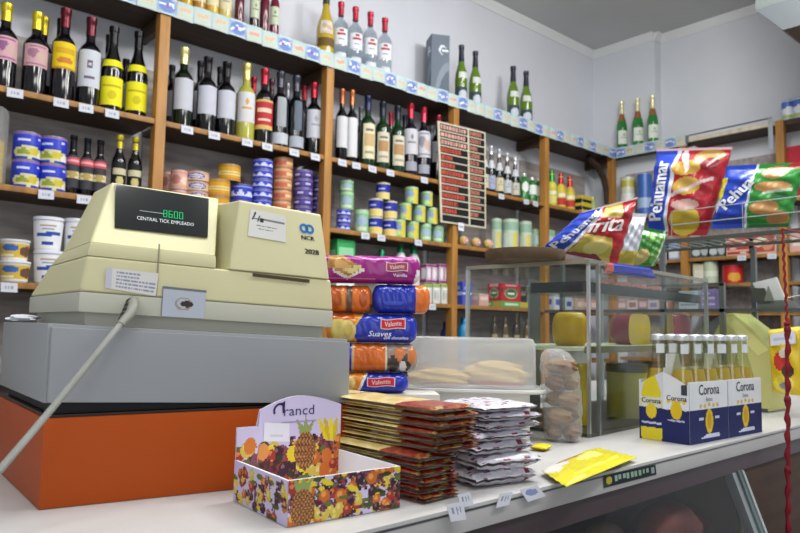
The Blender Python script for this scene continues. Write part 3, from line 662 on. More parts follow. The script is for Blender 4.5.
# right of third post
GR = 'packs on the low shelf right of the third post'
shelf_carton('soap_packet', 'blue packet beside the third post behind the glass case', 'packet', GR, 467, 11, Z4, 3.05, 282, Pt('4a5cc0').rect(0, .45, 1, .55, 'c8d0ea').rect(.2, .65, .8, .8, '9fb0e0'), base='3c4cae')
shelf_carton('pink_packet', 'pale pink packet left of the red tea box', 'packet', GR, 484, 11, Z4, 3.06, 294, Pt('d6a498').rect(.1, .5, .9, .8, 'e6cdc4'))
t = shelf_carton('flat_box', 'long green and yellow carton lying under the red tea box', 'box', GR, 520, 46, Z4, 3.03, 302, Pt('5aa050').rect(.5, 0, 1, 1, 'b9a848').rect(.08, .3, .45, .7, 'cfe0c8'), base='7d9a44', d=.15)
hz = Z_at(302, X_at(511, 3.04, Z4), 3.04)-Z4+.004
shelf_carton('tea_box', 'red tea box with green badge seen through the glass case', 'box', GR, 511, 25, Z4, 3.05, 284, Pt('b52634').rect(.2, .86, .8, .96, 'd8a0a0').ell(.5, .45, .34, .32, 'd0a088').ell(.5, .45, .28, .25, '2f7a44').rect(.34, .38, .66, .52, 'e2e8e0'), zoff=hz, base='a82230')
for i, (px, w, yt, c, c2, wd) in enumerate(((531, 9, 286, '3c3a44', 'b9a27a', 'dark slim packet right of the red tea box'), (541, 9, 288, '6d7c4a', 'c2c49a', 'olive green packet, second right of the red tea box'))):
    shelf_carton('packet', wd, 'packet', GR, px, w, Z4, 3.08, yt, Pt(c).rect(.15, .4, .85, .7, c2), zoff=hz, d=.08)
for i, (px, w, yt, c, c2, wd) in enumerate(((558, 10, 294, 'c9ced6', '4c62a8', 'white and blue packet right of the fourth post'), (569, 10, 297, 'b9c0cc', '35508c', 'pale packet with blue patch, second right of the fourth post'), (580, 11, 297, 'bba095', 'd8c8c0', 'beige pink packet behind the glass case corner'), (594, 11, 298, 'c49a92', 'e0d0c8', 'pinkish packet nearest the corner post'))):
    shelf_carton('packet', wd, 'packet', 'packs on the low shelf in the corner bay', px, w, Z4, 3.06, yt, Pt(c).rect(.15, .3, .85, .65, c2))
# third shelf right of the price board
G3 = 'items on the shelf behind the glass case'
for i, px in enumerate((463, 475.5, 488)):
    x = X_at(px, 3.06, ZC)
    t = thing('bun_packet', 'round yellow and pink packet under the price board, ' + ['left', 'middle', 'right'][i] + ' of three', 'packet', (x, 3.06, ZC+.0008), 0, 'round packets under the price board')
    MB().ico((0, 0, .036), .036, 'c9a65a', (1, .9, 1), top='d8c08a').build('packet_body', 'film', t)
    MB().patch(lambda u, v: V((.0375*math.sin((u-.5)*1.3)*math.cos((v-.5)*1.2), -.0345*math.cos((u-.5)*1.3)*math.cos((v-.5)*1.2), .036+.0375*math.sin((v-.5)*1.2))), 12, 10, Pt('d9b88c').ell(.5, .5, .35, .4, 'c77f86').ell(.5, .5, .18, .2, 'e8d8c8')).build('printed_badge', 'paper', t)
tall = rep(Pt('b9c8b0').rect(0, .7, 1, .95, '8fb09a').rect(.55, 0, .8, .6, 'd2c66a').rect(.1, .1, .35, .6, 'cdd6d2'))
for px, w, yt, wd in ((496, 11, 219, 'tall pale tin in shade left of two bright ones'), (510, 17, 220, 'tall green and cream tin behind the wooden tray'), (525, 13, 222, 'tall green and cream tin, right of its larger twin')):
    x = X_at(px, 3.09, ZC); stack(px, 3.09, ZC, w, Z_at(yt, x, 3.09)-ZC, 1, tall, 't', wd, G3)
for px, w, wd in ((539, 11, 'low green carton right of the tall tins'), (551, 11, 'low green carton beside the fourth post')):
    shelf_carton('carton', wd, 'box', G3, px, w, ZC, 3.07, 230, Pt('8fb79a').rect(.1, .45, .9, .8, 'b9cfd0').rect(.4, .1, .6, .4, '4d8a4a'), d=.09)
# corner bay on the wine shelf: black and yellow packs, pale jars
shelf_carton('bee_packet', 'yellow and black striped packet lying in the corner bay', 'packet', None, 587, 13, ZW, 3.05, 196, Pt('d0bc34').rect(0, .2, 1, .38, '1c1c1c').rect(0, .62, 1, .8, '1c1c1c'), d=.1)
for px, yt, wd in ((576, 192, 'small green and yellow jar behind the striped packet'), (597, 197, 'small pale jar nearest the corner post')):
    x, h, r = px_bottle(px, yt, ZW, 3.16, 9)
    bottle('small_jar', wd, 'small jars in the corner bay', x, 3.20, ZW, h, r, 'squat', 'a8b87a', 'c9c46a', [], cat='jar', capz=.9, kind='plastic', capname='jar_lid')
# dim bottom shelf
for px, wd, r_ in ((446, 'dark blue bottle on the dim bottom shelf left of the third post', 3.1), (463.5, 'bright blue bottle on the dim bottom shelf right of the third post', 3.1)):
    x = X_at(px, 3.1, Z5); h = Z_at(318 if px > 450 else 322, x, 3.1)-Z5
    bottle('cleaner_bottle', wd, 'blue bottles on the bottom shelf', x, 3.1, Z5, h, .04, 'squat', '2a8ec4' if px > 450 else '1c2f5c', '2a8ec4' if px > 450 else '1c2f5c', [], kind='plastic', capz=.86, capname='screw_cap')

# ---- right wall
def rcarton(name, words, cat, group, px, wpx, z, X, ytop, paint, d=.09, base='d8d4cc', zoff=0):
    Y = Y_at(px, X, z); dep = CF.dot(V((X, Y, z))-CAM); w = wpx*dep/FPX/.74
    return carton(name, words, cat, group, (X, Y, z+zoff+.0006), w, d, Z_at(ytop, X, Y)-z-zoff, paint, None, rz=-math.pi/2, base=base)
GW = 'goods on the right wall shelf behind the chip bags'
X = 5.04
for px, w, yt, p, wd in ((628, 16, 178, Pt('c9c9b4').rect(0, .75, 1, .95, 'b7b04a').ell(.5, .4, .4, .2, 'd9dcd6'), 'cream tin with yellow band right of the corner post'),):
    Y = Y_at(px, X, ZW); r = w*5.4/FPX/2; tin_can('powder_tin', wd, GW, (X, Y, ZW+.0006), min(r, .055), Z_at(yt, X, Y)-ZW, p, rz=-1)
Y = Y_at(645, X, ZW); tin_can('powder_tin', 'tall blue tin between the corner post and the upright chip bag', GW, (X, Y, ZW+.0006), .055, Z_at(175, X, Y)-ZW, Pt('3a66b4').rect(0, .2, 1, .45, '9fb8d8'), rz=-1, rim='6f92c8')
GB2 = 'boxes on the right wall shelf below the chip bags'
rcarton('carton', 'blue and white carton left of the wooden post', 'box', GB2, 662, 11, 1.795, 5.0, 240, Pt('3c60b0').rect(0, 0, 1, .5, 'c2cbdc'))
rcarton('carton', 'pale blue carton touching the wooden post', 'box', GB2, 673, 10, 1.795, 5.0, 241, Pt('86a0cc').rect(.1, .1, .9, .45, 'd6dbe4'))
dg = Pt('3d4c48').ell(.3, .3, .22, .2, 'b9c0c2').ell(.75, .4, .2, .3, 'a8b0b4').rect(0, .82, 1, 1, '55625c')
rcarton('packet', 'dark green packet right of the wooden post', 'packet', GB2, 700, 14, 1.795, 5.0, 240, dg)
rcarton('packet', 'dark green packet beside the red and cream boxes', 'packet', GB2, 717, 14, 1.795, 5.0, 239, dg)
rw = Pt('d2b9a4').rect(.08, .58, .92, .92, 'a83a34').rect(.08, .1, .92, .42, 'a83a34').ell(.3, .75, .12, .1, 'e0cdb8').ell(.65, .25, .12, .1, 'e0cdb8')
rcarton('tea_box', 'lower red and cream box in the left column', 'box', GB2, 739, 21, 1.795, 5.0, 246, rw)
zb = Z_at(246, 5.0, Y_at(739, 5.0, 1.8))
rcarton('tea_box', 'upper red and cream box in the left column', 'box', GB2, 739, 21, 1.795, 5.0, 236, rw, zoff=zb-1.795+.0014)
rcarton('tea_box', 'large red and cream box beside the right post', 'box', GB2, 762.5, 19, 1.795, 5.0, 233.5, Pt('c9a890').rect(.05, .1, .95, .9, 'a84440').ell(.35, .55, .25, .2, 'd9bfa4').ell(.7, .4, .2, .25, 'c98a6c').ell(.5, .75, .2, .1, 'e2d0b8'))
rcarton('packet', 'pinkish packet right of the right post', 'packet', GB2, 797, 10, 1.795, 5.04, 231, Pt('c9a49a').rect(.2, .3, .8, .7, 'ddc8c0'))
GC = 'goods on the lower right wall shelf'
rcarton('carton', 'small cream carton below the dark green packets', 'box', GC, 700, 10, 1.60, 5.02, 264, Pt('c8c6a8').rect(.1, .3, .9, .7, 'd9d6c4'))
Y = Y_at(711, 5.05, 1.6); tin_can('food_tin', 'pale green tin below the dark green packets', GC, (5.05, Y, 1.6006), .05, Z_at(262, 5.05, Y)-1.6, Pt('b4c2a6').rect(0, .3, 1, .6, 'd2d8c8'), rz=-1)
Y = Y_at(733, 5.06, 1.6); tin_can('coffee_tin', 'bright red tin with yellow spot below the red boxes', GC, (5.06, Y, 1.6006), .068, Z_at(266, 5.06, Y)-1.6, rep(Pt('b81e26').ell(.5, .35, .22, .26, 'cf9a2c').rect(0, .86, 1, 1, '9a1620')), rz=-1, rim='b02028')
rcarton('red_box', 'red box on the shelf right of the right post', 'box', None, 796, 12, ZW, 5.05, 146, Pt('b22a3a').rect(.2, .4, .8, .6, 'd08a8a'), base='a82636')
# price board hanging on the third post
bd = thing('price_board', 'black price board with red lettering strips hanging on the third post', 'sign', (3.07, 2.994, 2.18))
tl, tr_, bl, br = onY(438, 121, 2.985), onY(485.5, 132.5, 2.985), onY(441, 222, 2.985), onY(486, 228.5, 2.985)
def B(u, v, off=0): a = bl.lerp(br, u); b = tl.lerp(tr_, u); return a.lerp(b, v) + V((0, -off, 0))
part(MB().hexa([B(0, 0), B(1, 0), B(1, 0, -.008), B(0, 0, -.008), B(0, 1), B(1, 1), B(1, 1, -.008), B(0, 1, -.008)], 'd6cfb6'), 'board', 'plastic', bd)
R = random.Random(4)
def strip(u0, u1, k):
    v1 = .985-k*.0755; v0 = v1-.064
    p = Pt('16181a')
    if u0 < .5:
        L = [.92, .92, .86, .66, .42, .48, .74, .96, .62, .86, .56, .5, 0][k]
        c = 'd9a69a' if k < 3 else 'c8503e'
    else: L = [.75, .7, .5, .65, .55, .8, .78, .75, .6, .7, .7, .55, 0][k]; c = 'c07a66'
    x = .04
    while x < L:
        w = R.uniform(.05, .1); p.rect(x, .22, x+w, .8, c)
        if R.random() < .7: p.rect(x+w*.35, .4, x+w*.65, .6, '16181a')
        x += w+.03
    return MB().patch(lambda u, v: B(u0+(u1-u0)*u, v0+(v1-v0)*v, .0015), 34, 5, p)
for k in range(13):
    part(strip(.03, .60, k), 'lettering_strip', 'plastic', bd); part(strip(.635, .97, k), 'price_strip', 'plastic', bd)
tgp = B(.42, -.02, .004)
part(MB().patch(lambda u, v: tgp+V(((u-.5)*.05, 0, (v-.5)*.05)), 6, 6, Pt('dfe2ea').rect(.2, .3, .8, .6, 'a8adba')), 'price_tag', 'paper', bd)

# small goods seen dimly through the glass case
for i, px in enumerate((622, 632.5, 643, 653.5, 664)):
    c_, c2 = [('b08a88', 'd9c6c4'), ('c7c2c0', 'a86a6c'), ('a8767a', 'd2bcbc'), ('c2bcc0', '8a7fa8'), ('b48c80', 'e0d2c8')][i]
    rcarton('packet', 'pinkish or pale packet on the low right wall shelf, ' + NTH[i] + ' from the corner post', 'packet', 'packets on the low right wall shelf', px, 8.6, Z4, 5.02, 296-1.0*(i % 3), Pt(c_).rect(.15, .3, .85, .6, c2).rect(.2, .75, .8, .85, c2), base=c_, d=.07)
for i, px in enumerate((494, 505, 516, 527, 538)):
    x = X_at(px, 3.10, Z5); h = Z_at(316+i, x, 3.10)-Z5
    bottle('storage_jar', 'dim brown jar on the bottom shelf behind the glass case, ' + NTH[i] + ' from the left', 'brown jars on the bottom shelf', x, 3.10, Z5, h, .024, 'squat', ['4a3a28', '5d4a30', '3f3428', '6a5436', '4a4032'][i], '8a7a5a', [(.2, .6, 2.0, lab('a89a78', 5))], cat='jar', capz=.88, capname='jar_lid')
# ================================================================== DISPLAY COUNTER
CA = math.radians(1.27)
CE1, CE2, CO = V((math.cos(CA), math.sin(CA), 0)), V((-math.sin(CA), math.cos(CA), 0)), V((1.1, .695, 0))
def cp(s, d, z): return CO + CE1*s + CE2*d + V((0, 0, z))
def cbox(m, s0, s1, d0, d1, z0, z1, c): return m.box(s0, s1, d0, d1, z0, z1, c, T=lambda q: cp(q.x, q.y, q.z))
cn = thing('display_counter', 'long white topped refrigerated shop counter with slanted glass front', 'counter', (1.1, .9, 0))
part(cbox(MB(), -2.4, 2.5, 0, .76, .963, 1.0, 'b4b3b2'), 'worktop', 'counter', cn, bevel=.003)
part(cbox(MB(), -2.4, 2.5, -.0008, .0002, .9915, .9945, '6f7072'), 'edge_trim', 'metal', cn)
part(cbox(MB(), 1.05, 2.5, .765, 1.25, .963, .9995, 'b4b3b2'), 'worktop_return', 'counter', cn, bevel=.003)
part(cbox(MB(), -2.4, 2.45, .006, .07, .925, .962, '43373c'), 'frame_rail', 'paintmetal', cn)
sg = .635; kk = .37
def slant(m, s0, s1, d0, d1, z0, z1, c):
    return m.hexa([cp(s0, d0-kk*(z1-z0), z0), cp(s1, d0-kk*(z1-z0), z0), cp(s1, d1-kk*(z1-z0), z0), cp(s0, d1-kk*(z1-z0), z0), cp(s0, d0, z1), cp(s1, d0, z1), cp(s1, d1, z1), cp(s0, d1, z1)], c)
part(slant(MB(), -2.4, sg-.045, .016, .022, .45, .925, 'f4f8f8'), 'front_glass', 'glass', cn)
part(slant(MB(), sg-.05, sg-.028, .008, .03, .42, .925, 'aeb4b6'), 'aluminium_trim', 'metal', cn)
part(slant(MB(), sg-.024, sg-.012, .004, .03, .42, .926, '5f6d70'), 'dark_gasket', 'rubber', cn)
part(slant(MB(), sg-.01, sg, .0, .03, .42, .926, 'cfd6d4'), 'bright_trim', 'metal', cn)
part(cbox(MB(), sg+.002, 2.45, .012, .74, .02, .924, '4b372b'), 'end_cabinet', 'darkwood', cn)
part(cbox(MB(), -2.4, sg, -.2, .7, .02, .42, '2c2626'), 'base', 'paintmetal', cn)
part(cbox(MB(), -2.4, sg, .66, .7, .42, .924, '1c1919'), 'back_panel', 'paintmetal', cn)
part(cbox(MB(), -2.4, sg-.03, .10, .655, .742, .75, '242122'), 'inner_shelf', 'paintmetal', cn)
part(cbox(MB(), 1.2, 2.45, .78, 1.2, .02, .962, '4b372b'), 'return_cabinet', 'darkwood', cn)
# dark sticker with pale lettering on the front edge
st = [onPl(x, y, cp(0, -.0012, .98), -CE2) for x, y in ((604, 488), (656.5, 474.5), (655.5, 464.5), (603, 475.5))]
R = random.Random(12); p = Pt('1c2428').rect(0, 0, .12, 1, '2e3c30').ell(.1, .5, .05, .3, 'b8a83a').rect(.9, .2, .97, .8, '8fa0a0')
for q in range(9): p.rect(.2+.075*q, .3+.1*R.random(), .245+.075*q, .75, '8fae9a')
part(MB().patch(lambda u, v: st[0].lerp(st[1], u).lerp(st[3].lerp(st[2], u), v), 60, 10, p), 'name_sticker', 'paper', cn)
# meat and tubs behind the glass
def meat(name, words, px, py, z, r, sq, c, rot=0):
    P = onZ(px, py, z); o = thing(name, words, 'meat', (P.x, P.y, z+.0008), rot, 'cured meats inside the refrigerated counter')
    MB().ico((0, 0, r*sq[2]), r, c, sq, seg=20, rings=12, wob=.06).build('meat_body', 'meat', o)
    return o
meat('cured_ham', 'large dark red ham behind the counter glass', 668, 560, .751, .085, (1.35, .8, .72), '6a2824', .2)
meat('cured_ham', 'dark red ham further right, near the aluminium trim', 690, 536, .751, .055, (1.3, .8, .6), '5a2420', .1)
meat('sausage', 'pale brown salami piece left of the large ham', 606, 572, .751, .055, (1.1, .9, .9), '7d6a5a', .4)
P = onZ(562, 590, .751)
t = thing('tub', 'small white and blue tub at the left behind the counter glass', 'tub', (P.x, P.y, .751))
MB().lathe([(.038, 0), (.05, .06), (0, .06)], 'c9d2da', 24).build('tub_body', 'plastic', t)
MB().lathe([(.05, .055), (.053, .056), (.053, .068), (.05, .07), (0, .07)], '7fa2bc', 24).build('lid', 'plastic', t)

# ================================================================== ORANGE RISER, CASH DRAWER, REGISTER
RA = math.radians(-11.0); RS = V((math.cos(RA), math.sin(RA), 0)); RD = V((.05, .99875, 0)); RN = V((math.sin(RA), -math.cos(RA), 0))
RP0 = onZ(38.5, 510.5); RP0.z = 0; KS = .0415
def rg(s, d, z, k=KS): return RP0 + RS*s + RD*d + V((0, 0, z-k*s))
def rp(px, py, d):
    Q = onPl(px, py, RP0+RD*d, RN); s = (Q-RP0-RD*d).dot(RS); return s, Q.z+KS*s
def rbox(m, s0, s1, d0, d1, z0, z1, c, k=KS): return m.box(s0, s1, d0, d1, z0, z1, c, T=lambda q: rg(q.x, q.y, q.z, k))
ob = thing('riser_box', 'orange painted box on the counter under the grey cash drawer', 'box', rg(.25, .17, 1.0, 0))
part(rbox(MB(), 0, .50, 0, .34, 1.0005, 1.1195, 'a84606', 0), 'box_body', 'orange', ob, bevel=.002)
part(rbox(MB(), .004, .496, .004, .336, 1.12, 1.1235, '2a1c16', 0), 'dark_lid_edge', 'paintmetal', ob)
dr = thing('till_box', 'wide grey metal cash drawer lying on the orange box under the register', 'till', rg(.22, .17, 1.124, 0))
sR = rp(351, 370, 0)[0]
zb_ = (rp(50, 403, 0)[1]+rp(349, 405, 0)[1])/2; zt_ = (rp(55, 322.5, 0)[1]+rp(350, 340, 0)[1])/2
part(rbox(MB(), .0, sR, .012, .345, zb_, zt_, '94979a'), 'drawer_case', 'paintmetal', dr, bevel=.002)
part(rbox(MB(), .003, sR-.003, 0, .0115, zb_+.002, zt_-.005, '8f9296'), 'drawer_front', 'paintmetal', dr, bevel=.002)
part(MB().hexa([rg(.012, .01, 1.1245, 0), rg(sR-.01, .01, 1.1245, 0), rg(sR-.01, .33, 1.1245, 0), rg(.012, .33, 1.1245, 0), rg(.012, .01, zb_-.0005), rg(sR-.01, .01, max(zb_-.0005, 1.126+KS*sR)), rg(sR-.01, .33, max(zb_-.0005, 1.126+KS*sR)), rg(.012, .33, zb_-.0005)], '17171a'), 'black_base', 'rubber', dr)
CREAM, BAND = 'cac59c', 'b9b9aa'
df = .028
reg = thing('cash_register', 'old cream coloured electronic cash register with green digits on the grey drawer', 'cash register', rg(.22, .2, zt_))
sl, sr = rp(79, 300, df)[0], rp(333, 318, df)[0]
zbb = (rp(79, 312, df)[1]+rp(331, 327, df)[1])/2; zbt = (rp(79, 290, df)[1]+rp(332, 311, df)[1])/2
zl = (rp(229.5, 269, df)[1]+rp(331, 280, df)[1])/2
zcr = (rp(87, 241, df)[1]+rp(217, 255, df)[1])/2
print('reg', sl, sr, zbb, zbt, zl, zcr, zt_)
DB = df+.335
part(rbox(MB(), sl+.012, sr-.012, df+.012, DB-.01, zt_+.0006, zbb, 'a9a99c'), 'recessed_foot', 'casing', reg)
part(rbox(MB(), sl, sr, df, DB, zbb, zbt-.0005, BAND), 'base_band', 'casing', reg, bevel=.003)
# lower cream body (leans in a little)
db2 = .215
m = MB().hexa([rg(sl, df, zbt), rg(sr, df, zbt), rg(sr, DB, zbt), rg(sl, DB, zbt), rg(sl+.008, df+.004, zl), rg(sr-.003, df+.004, zl), rg(sr-.003, df+.28, zl), rg(sl+.014, df+.26, zl)], CREAM)
part(m, 'lower_body', 'casing', reg, bevel=.006, seg=3)
# display housing
dA = df+.055; dT = df+.085
sTL, zTL = rp(112, 179.5, dT); sTR, zTR = rp(219, 201, dT); zT = (zTL+zTR)/2
scr = rp(218, 255, df)[0]
m = MB().hexa([rg(sl+.008, df+.004, zl), rg(scr, df+.004, zl), rg(scr, df+.25, zl), rg(sl+.014, df+.262, zl), rg(sl+.012, df+.006, zcr), rg(scr, df+.006, zcr), rg(scr, df+.22, zcr), rg(sl+.02, df+.205, zcr)], CREAM)
part(m, 'front_shoulder', 'casing', reg, bevel=.004)
sTb = rp(97, 186, df+.14)[0]
m = MB().hexa([rg(sl+.012, df+.008, zcr-.001), rg(scr, df+.008, zcr-.001), rg(scr, df+.22, zcr-.001), rg(sl+.02, df+.205, zcr-.001), rg(sTL, dT, zT), rg(sTR, dT, zT), rg(sTR, dT+.075, zT-.004), rg(sTb, dT+.07, zT-.006)], CREAM)
part(m, 'display_housing', 'casing', reg, bevel=.005, seg=3)
# black display window: a thin box standing just proud of the sloping face
dB0, dB1 = df+.026, df+.074
q = []
for (px, py, d) in ((114.6, 227.5, dB0), (208, 237.5, dB0), (209, 198.5, dB1), (115.4, 183.4, dB1)):
    s, z = rp(px, py, d); q.append((s, d, z))
def DQ(u, v, off=0):
    a = rg(*q[0]).lerp(rg(*q[1]), u); b = rg(*q[3]).lerp(rg(*q[2]), u); return a.lerp(b, v) + RN*off
m = MB().hexa([DQ(0, 0), DQ(1, 0), DQ(1, 0, -.035), DQ(0, 0, -.035), DQ(0, 1), DQ(1, 1), DQ(1, 1, -.03), DQ(0, 1, -.03)], '15191a')
disp = part(m, 'display_window', 'gloss', reg, bevel=.0015)
dw = (DQ(1, .5)-DQ(0, .5)).length; dh = (DQ(.5, 1)-DQ(.5, 0)).length
def DT(u0, v0): return lambda x, y: DQ(u0+x/dw, v0+y/dh, .0006)
def sub(mb, name, kind, parent_part, **k):
    return mb.build(name, kind, parent_part, **k)
# seven-segment digits
SEG = {'8': 'abcdefg', '6': 'acdefg', '0': 'abcdef', '2': 'abged'}
m = MB()
def seg7(ch, u0, F, w, h, t):
    B_ = dict(a=(0, h-t, w, h), d=(0, 0, w, t), g=(0, h/2-t/2, w, h/2+t/2), f=(0, h/2, t, h), e=(0, 0, t, h/2), b=(w-t, h/2, w, h), c=(w-t, 0, w, h/2))
    for s_ in SEG[ch]:
        x0, y0, x1, y1 = B_[s_]; m.poly([F(u0+x0, y0), F(u0+x1, y0), F(u0+x1, y1), F(u0+x0, y1)], '2cc878')
F7 = DT(.50, .37)
for i, ch in enumerate('8600'): seg7(ch, .0125*i*(dw/.1)*.46, F7,   .0052*(dw/.1)*.8, .021*(dh/.055)*.44, .0011)
sub(m, 'green_digits', 'lit', disp)
m = MB().text('CENTRAL TICK EMPLEADO', DT(.53, .27), .0115*(dh/.05)*.50, 'c9cdd2', sx=.72)
F = DT(.25, .44); m.poly([F(0, 0), F(.25*dw, 0), F(.25*dw, .0012), F(0, .0012)], '8d9496')
sub(m, 'display_caption', 'paper', disp)
# printer cover
pc = []
for (px, py, d) in ((229.5, 268, df+.002), (329.5, 279, df+.002), (321, 214.4, df+.022), (239.5, 200, df+.022)):
    s, z = rp(px, py, d); pc.append((s, d, z))
zl2 = zl+.0004
m = MB().hexa([rg(pc[0][0], df+.002, zl2), rg(pc[1][0], df+.002, zl2), rg(pc[1][0], df+.15, zl2), rg(pc[0][0], df+.15, zl2),
               rg(*pc[3]), rg(*pc[2]), rg(pc[2][0], df+.12, pc[2][2]+.004), rg(pc[3][0], df+.12, pc[3][2]+.004)], CREAM)
prn = part(m, 'printer_cover', 'casing', reg, bevel=.004, seg=3)
def PQ(u, v, off=.0008):
    a = rg(pc[0][0], df+.002, zl2).lerp(rg(pc[1][0], df+.002, zl2), u); b = rg(*pc[3]).lerp(rg(*pc[2]), u); return a.lerp(b, v) + RN*off
pw_ = (PQ(1, .5)-PQ(0, .5)).length; ph_ = (PQ(.5, 1)-PQ(.5, 0)).length
def PT(u0, v0): return lambda x, y: PQ(u0+x/pw_, v0+y/ph_)
def ring(m, F, cx, cy, r0, r1, col, a0=0, a1=6.2832, n=26, sx=1):
    vs = []; fs = []
    for i in range(n+1):
        a = a0+(a1-a0)*i/n; vs += [F(cx+r0*math.cos(a)*sx, cy+r0*math.sin(a)), F(cx+r1*math.cos(a)*sx, cy+r1*math.sin(a))]
    for i in range(n): fs.append((2*i, 2*i+1, 2*i+3, 2*i+2))
    return m.add(vs, fs, col)
u_ = pw_/100      # about one photo pixel on this face
m = MB(); F = PT(.80, .735)
ring(m, F, -3.6*u_, 0, 2.6*u_, 5.4*u_, '2470b8'); ring(m, F, 3.2*u_, 0, 2.6*u_, 5.4*u_, '2470b8')
m.text('NCR', PT(.80, .59), 6.4*u_, '22242a', sx=1.15, bold=.35*u_)
m.text('2028', PT(.835, .385), 7.6*u_, '22242a', sx=1.05, bold=.4*u_)
sub(m, 'maker_badge', 'paper', prn)
R = random.Random(3)
p = Pt('cfcfca').poly([(.05, .6), (.12, .92), (.17, .9), (.1, .6)], '4a4a4e').rect(.08, .66, .3, .71, '4a4a4e').poly([(.2, .58), (.25, .8), (.29, .8), (.24, .58)], '4a4a4e').rect(.29, .58, .38, .74, '2c2c30').rect(.38, .64, .95, .72, '77777a')
for k in range(8): p.rect(.2+.07*k, .42, .25+.07*k, .47, '77787c'); p.rect(.26+.05*k, .3, .29+.05*k, .34, '77787c')
m = MB().patch(lambda u, v: PQ(.135+.415*u, .50+.40*v-.02*u, .001), 50, 26, p); sub(m, 'paper_sticker', 'paper', prn)
# receipt slit, seam, sticker, port on the lower body
lo = [o for o in reg.children if o.name.startswith('lower_body')][0]
def rquad(c, d):
    w = [rg(rp(x, y, d)[0], d, rp(x, y, d)[1]) for x, y in c]
    return lambda u, v, off=.0: w[0].lerp(w[1], u).lerp(w[3].lerp(w[2], u), v) + RN*off
sq = rquad(((252.5, 276.5), (309.5, 283), (309.5, 279.5), (252.5, 273)), df)
sub(MB().patch(lambda u, v: sq(u, v, .0004), 2, 1, '4a3c30'), 'receipt_slit', 'rubber', lo)
sq2 = rquad(((155, 296), (157, 296.3), (160, 244), (158.5, 244)), df)
sub(MB().patch(lambda u, v: sq2(u, v, .0006), 1, 2, '8f8c74'), 'seam', 'rubber', lo)
p = Pt('d4d2d0').rect(0, 0, .12, 1, 'bfc0cc')
for k in range(5):
    x = .2
    while x < (.95 if k < 3 else .6):
        w = R.uniform(.02, .07); p.rect(x, .14+.16*k, x+w, .22+.16*k, '8b8ea6'); x += w+.015
s3 = rquad(((105, 288), (155.6, 296), (158.5, 273.4), (106, 267.5)), df)
sub(MB().patch(lambda u, v: s3(u, v, .0008), 60, 24, p), 'inventory_sticker', 'paper', lo)
s4 = rquad(((160.5, 316), (203.5, 318.5), (206.5, 290.5), (162.5, 286)), df)
p = Pt('b3bac6').rect(0, .93, 1, 1, '6d7076').rect(0, 0, .03, 1, '777a80').ell(.5, .45, .2, .22, 'a08e86').ell(.5, .47, .15, .17, 'b3bac6').ell(.58, .46, .15, .11, '3a2c24')
sub(MB().patch(lambda u, v: s4(u, v, .0009), 40, 24, p), 'connector_plate', 'plastic', lo)
# power cable with strain relief
pts = [onPl(x, y, RP0-RD*d, RN) for x, y, d in ((133, 301, -.03), (133, 307, -.004), (130, 314, .012), (120, 325, .03), (95, 356, .05), (60, 399, .075), (28, 437, .10), (0, 470, .125))]
pts += [pts[-1]+V((-.06, .03, -.05)), pts[-1]+V((-.2, .10, -.085))]
pts[-1].z = 1.006; pts[-2].z = max(pts[-2].z, 1.02)
part(MB().tube(pts, .0046, '8b8d88', 10), 'power_cable', 'rubber', reg)
m = MB().tube(pts[:4], [.0078, .0074, .0068, .0056], '7b7d74', 10)
for k in range(5): c = pts[0].lerp(pts[3], .1+.17*k); d_ = (pts[3]-pts[0]).normalized(); m.tube([c-d_*.001, c+d_*.002], .0088-.0006*k, '4e5048', 10)
part(m, 'strain_relief', 'rubber', reg)
# crumpled paper on the drawer top
c = rg(.02, .29, zt_+.0008, KS); t = thing('tissue', 'small crumpled white tissue on the left corner of the grey drawer', 'tissue', c)
MB().ico((0, 0, .007), .02, 'd9dbe2', (1.2, .8, .33), wob=.25, seg=14).build('paper_scrap', 'paper', t)

# ================================================================== LILAC FRUIT CARTON
d0, d1, d2 = onZ(287, 528), onZ(233.5, 501), onZ(399.5, 508)
fx = (d2-d0); fy = (d1-d0); FW = fx.length; FD = fy.length; fx.normalize(); fy.normalize()
t = thing('display_carton', 'lilac cardboard counter display carton printed with fruit, before the orange box', 'box', d0 + (fx*FW+fy*FD)*.5 + V((0, 0, .0006)))
def fp(s, d, z): return d0 + fx*s + fy*d + V((0, 0, .001+z))
LIL = 'c5bcdb'
def fruit(seed, n, W, Hh, dense=1):
    R = random.Random(seed); p = Pt(LIL)
    kinds = ['grape', 'orange', 'leaf', 'pear', 'lemon', 'plum', 'leaf', 'grape', 'apple']
    a = W/Hh
    for i in range(n):
        cx = R.random(); cy = R.uniform(.0, dense); k = kinds[i % len(kinds)]
        r = R.uniform(.10, .15) if Hh < .1 else R.uniform(.055, .085)
        if k == 'grape':
            c = R.choice(['4a2136', '5b2a44', '37202c', '6b3038'])
            for q in range(11): p.ell(cx+R.uniform(-1, 1)*r*1.1/a, cy+R.uniform(-1, 1)*r*1.1, r*.34/a, r*.34, c if q % 3 else '7d4a5c')
        elif k == 'leaf': p.ell(cx, cy, r*1.2/a, r*.5, R.choice(['45502a', '5c6a34', '34381f']), R.random()*3)
        elif k == 'pear': p.ell(cx, cy, r/a, r*1.15, 'c9b04a').ell(cx-.2*r/a, cy+.3*r, r*.4/a, r*.5, 'd9c878')
        elif k == 'lemon': p.ell(cx, cy, r*.9/a, r*.7, 'd8c22e', .4)
        elif k == 'orange': p.ell(cx, cy, r*1.1/a, r*1.1, 'bd6626').ell(cx-.2*r/a, cy+.3*r, r*.5/a, r*.5, 'dd9450')
        elif k == 'plum': p.ell(cx, cy, r*.9/a, r*.9, '3c2230').ell(cx-.2*r/a, cy+.3*r, r*.3/a, r*.3, '7c5a6a')
        else: p.ell(cx, cy, r/a, r, '98322c').ell(cx-.2*r/a, cy+.3*r, r*.4/a, r*.4, 'cf7a4a')
    return p
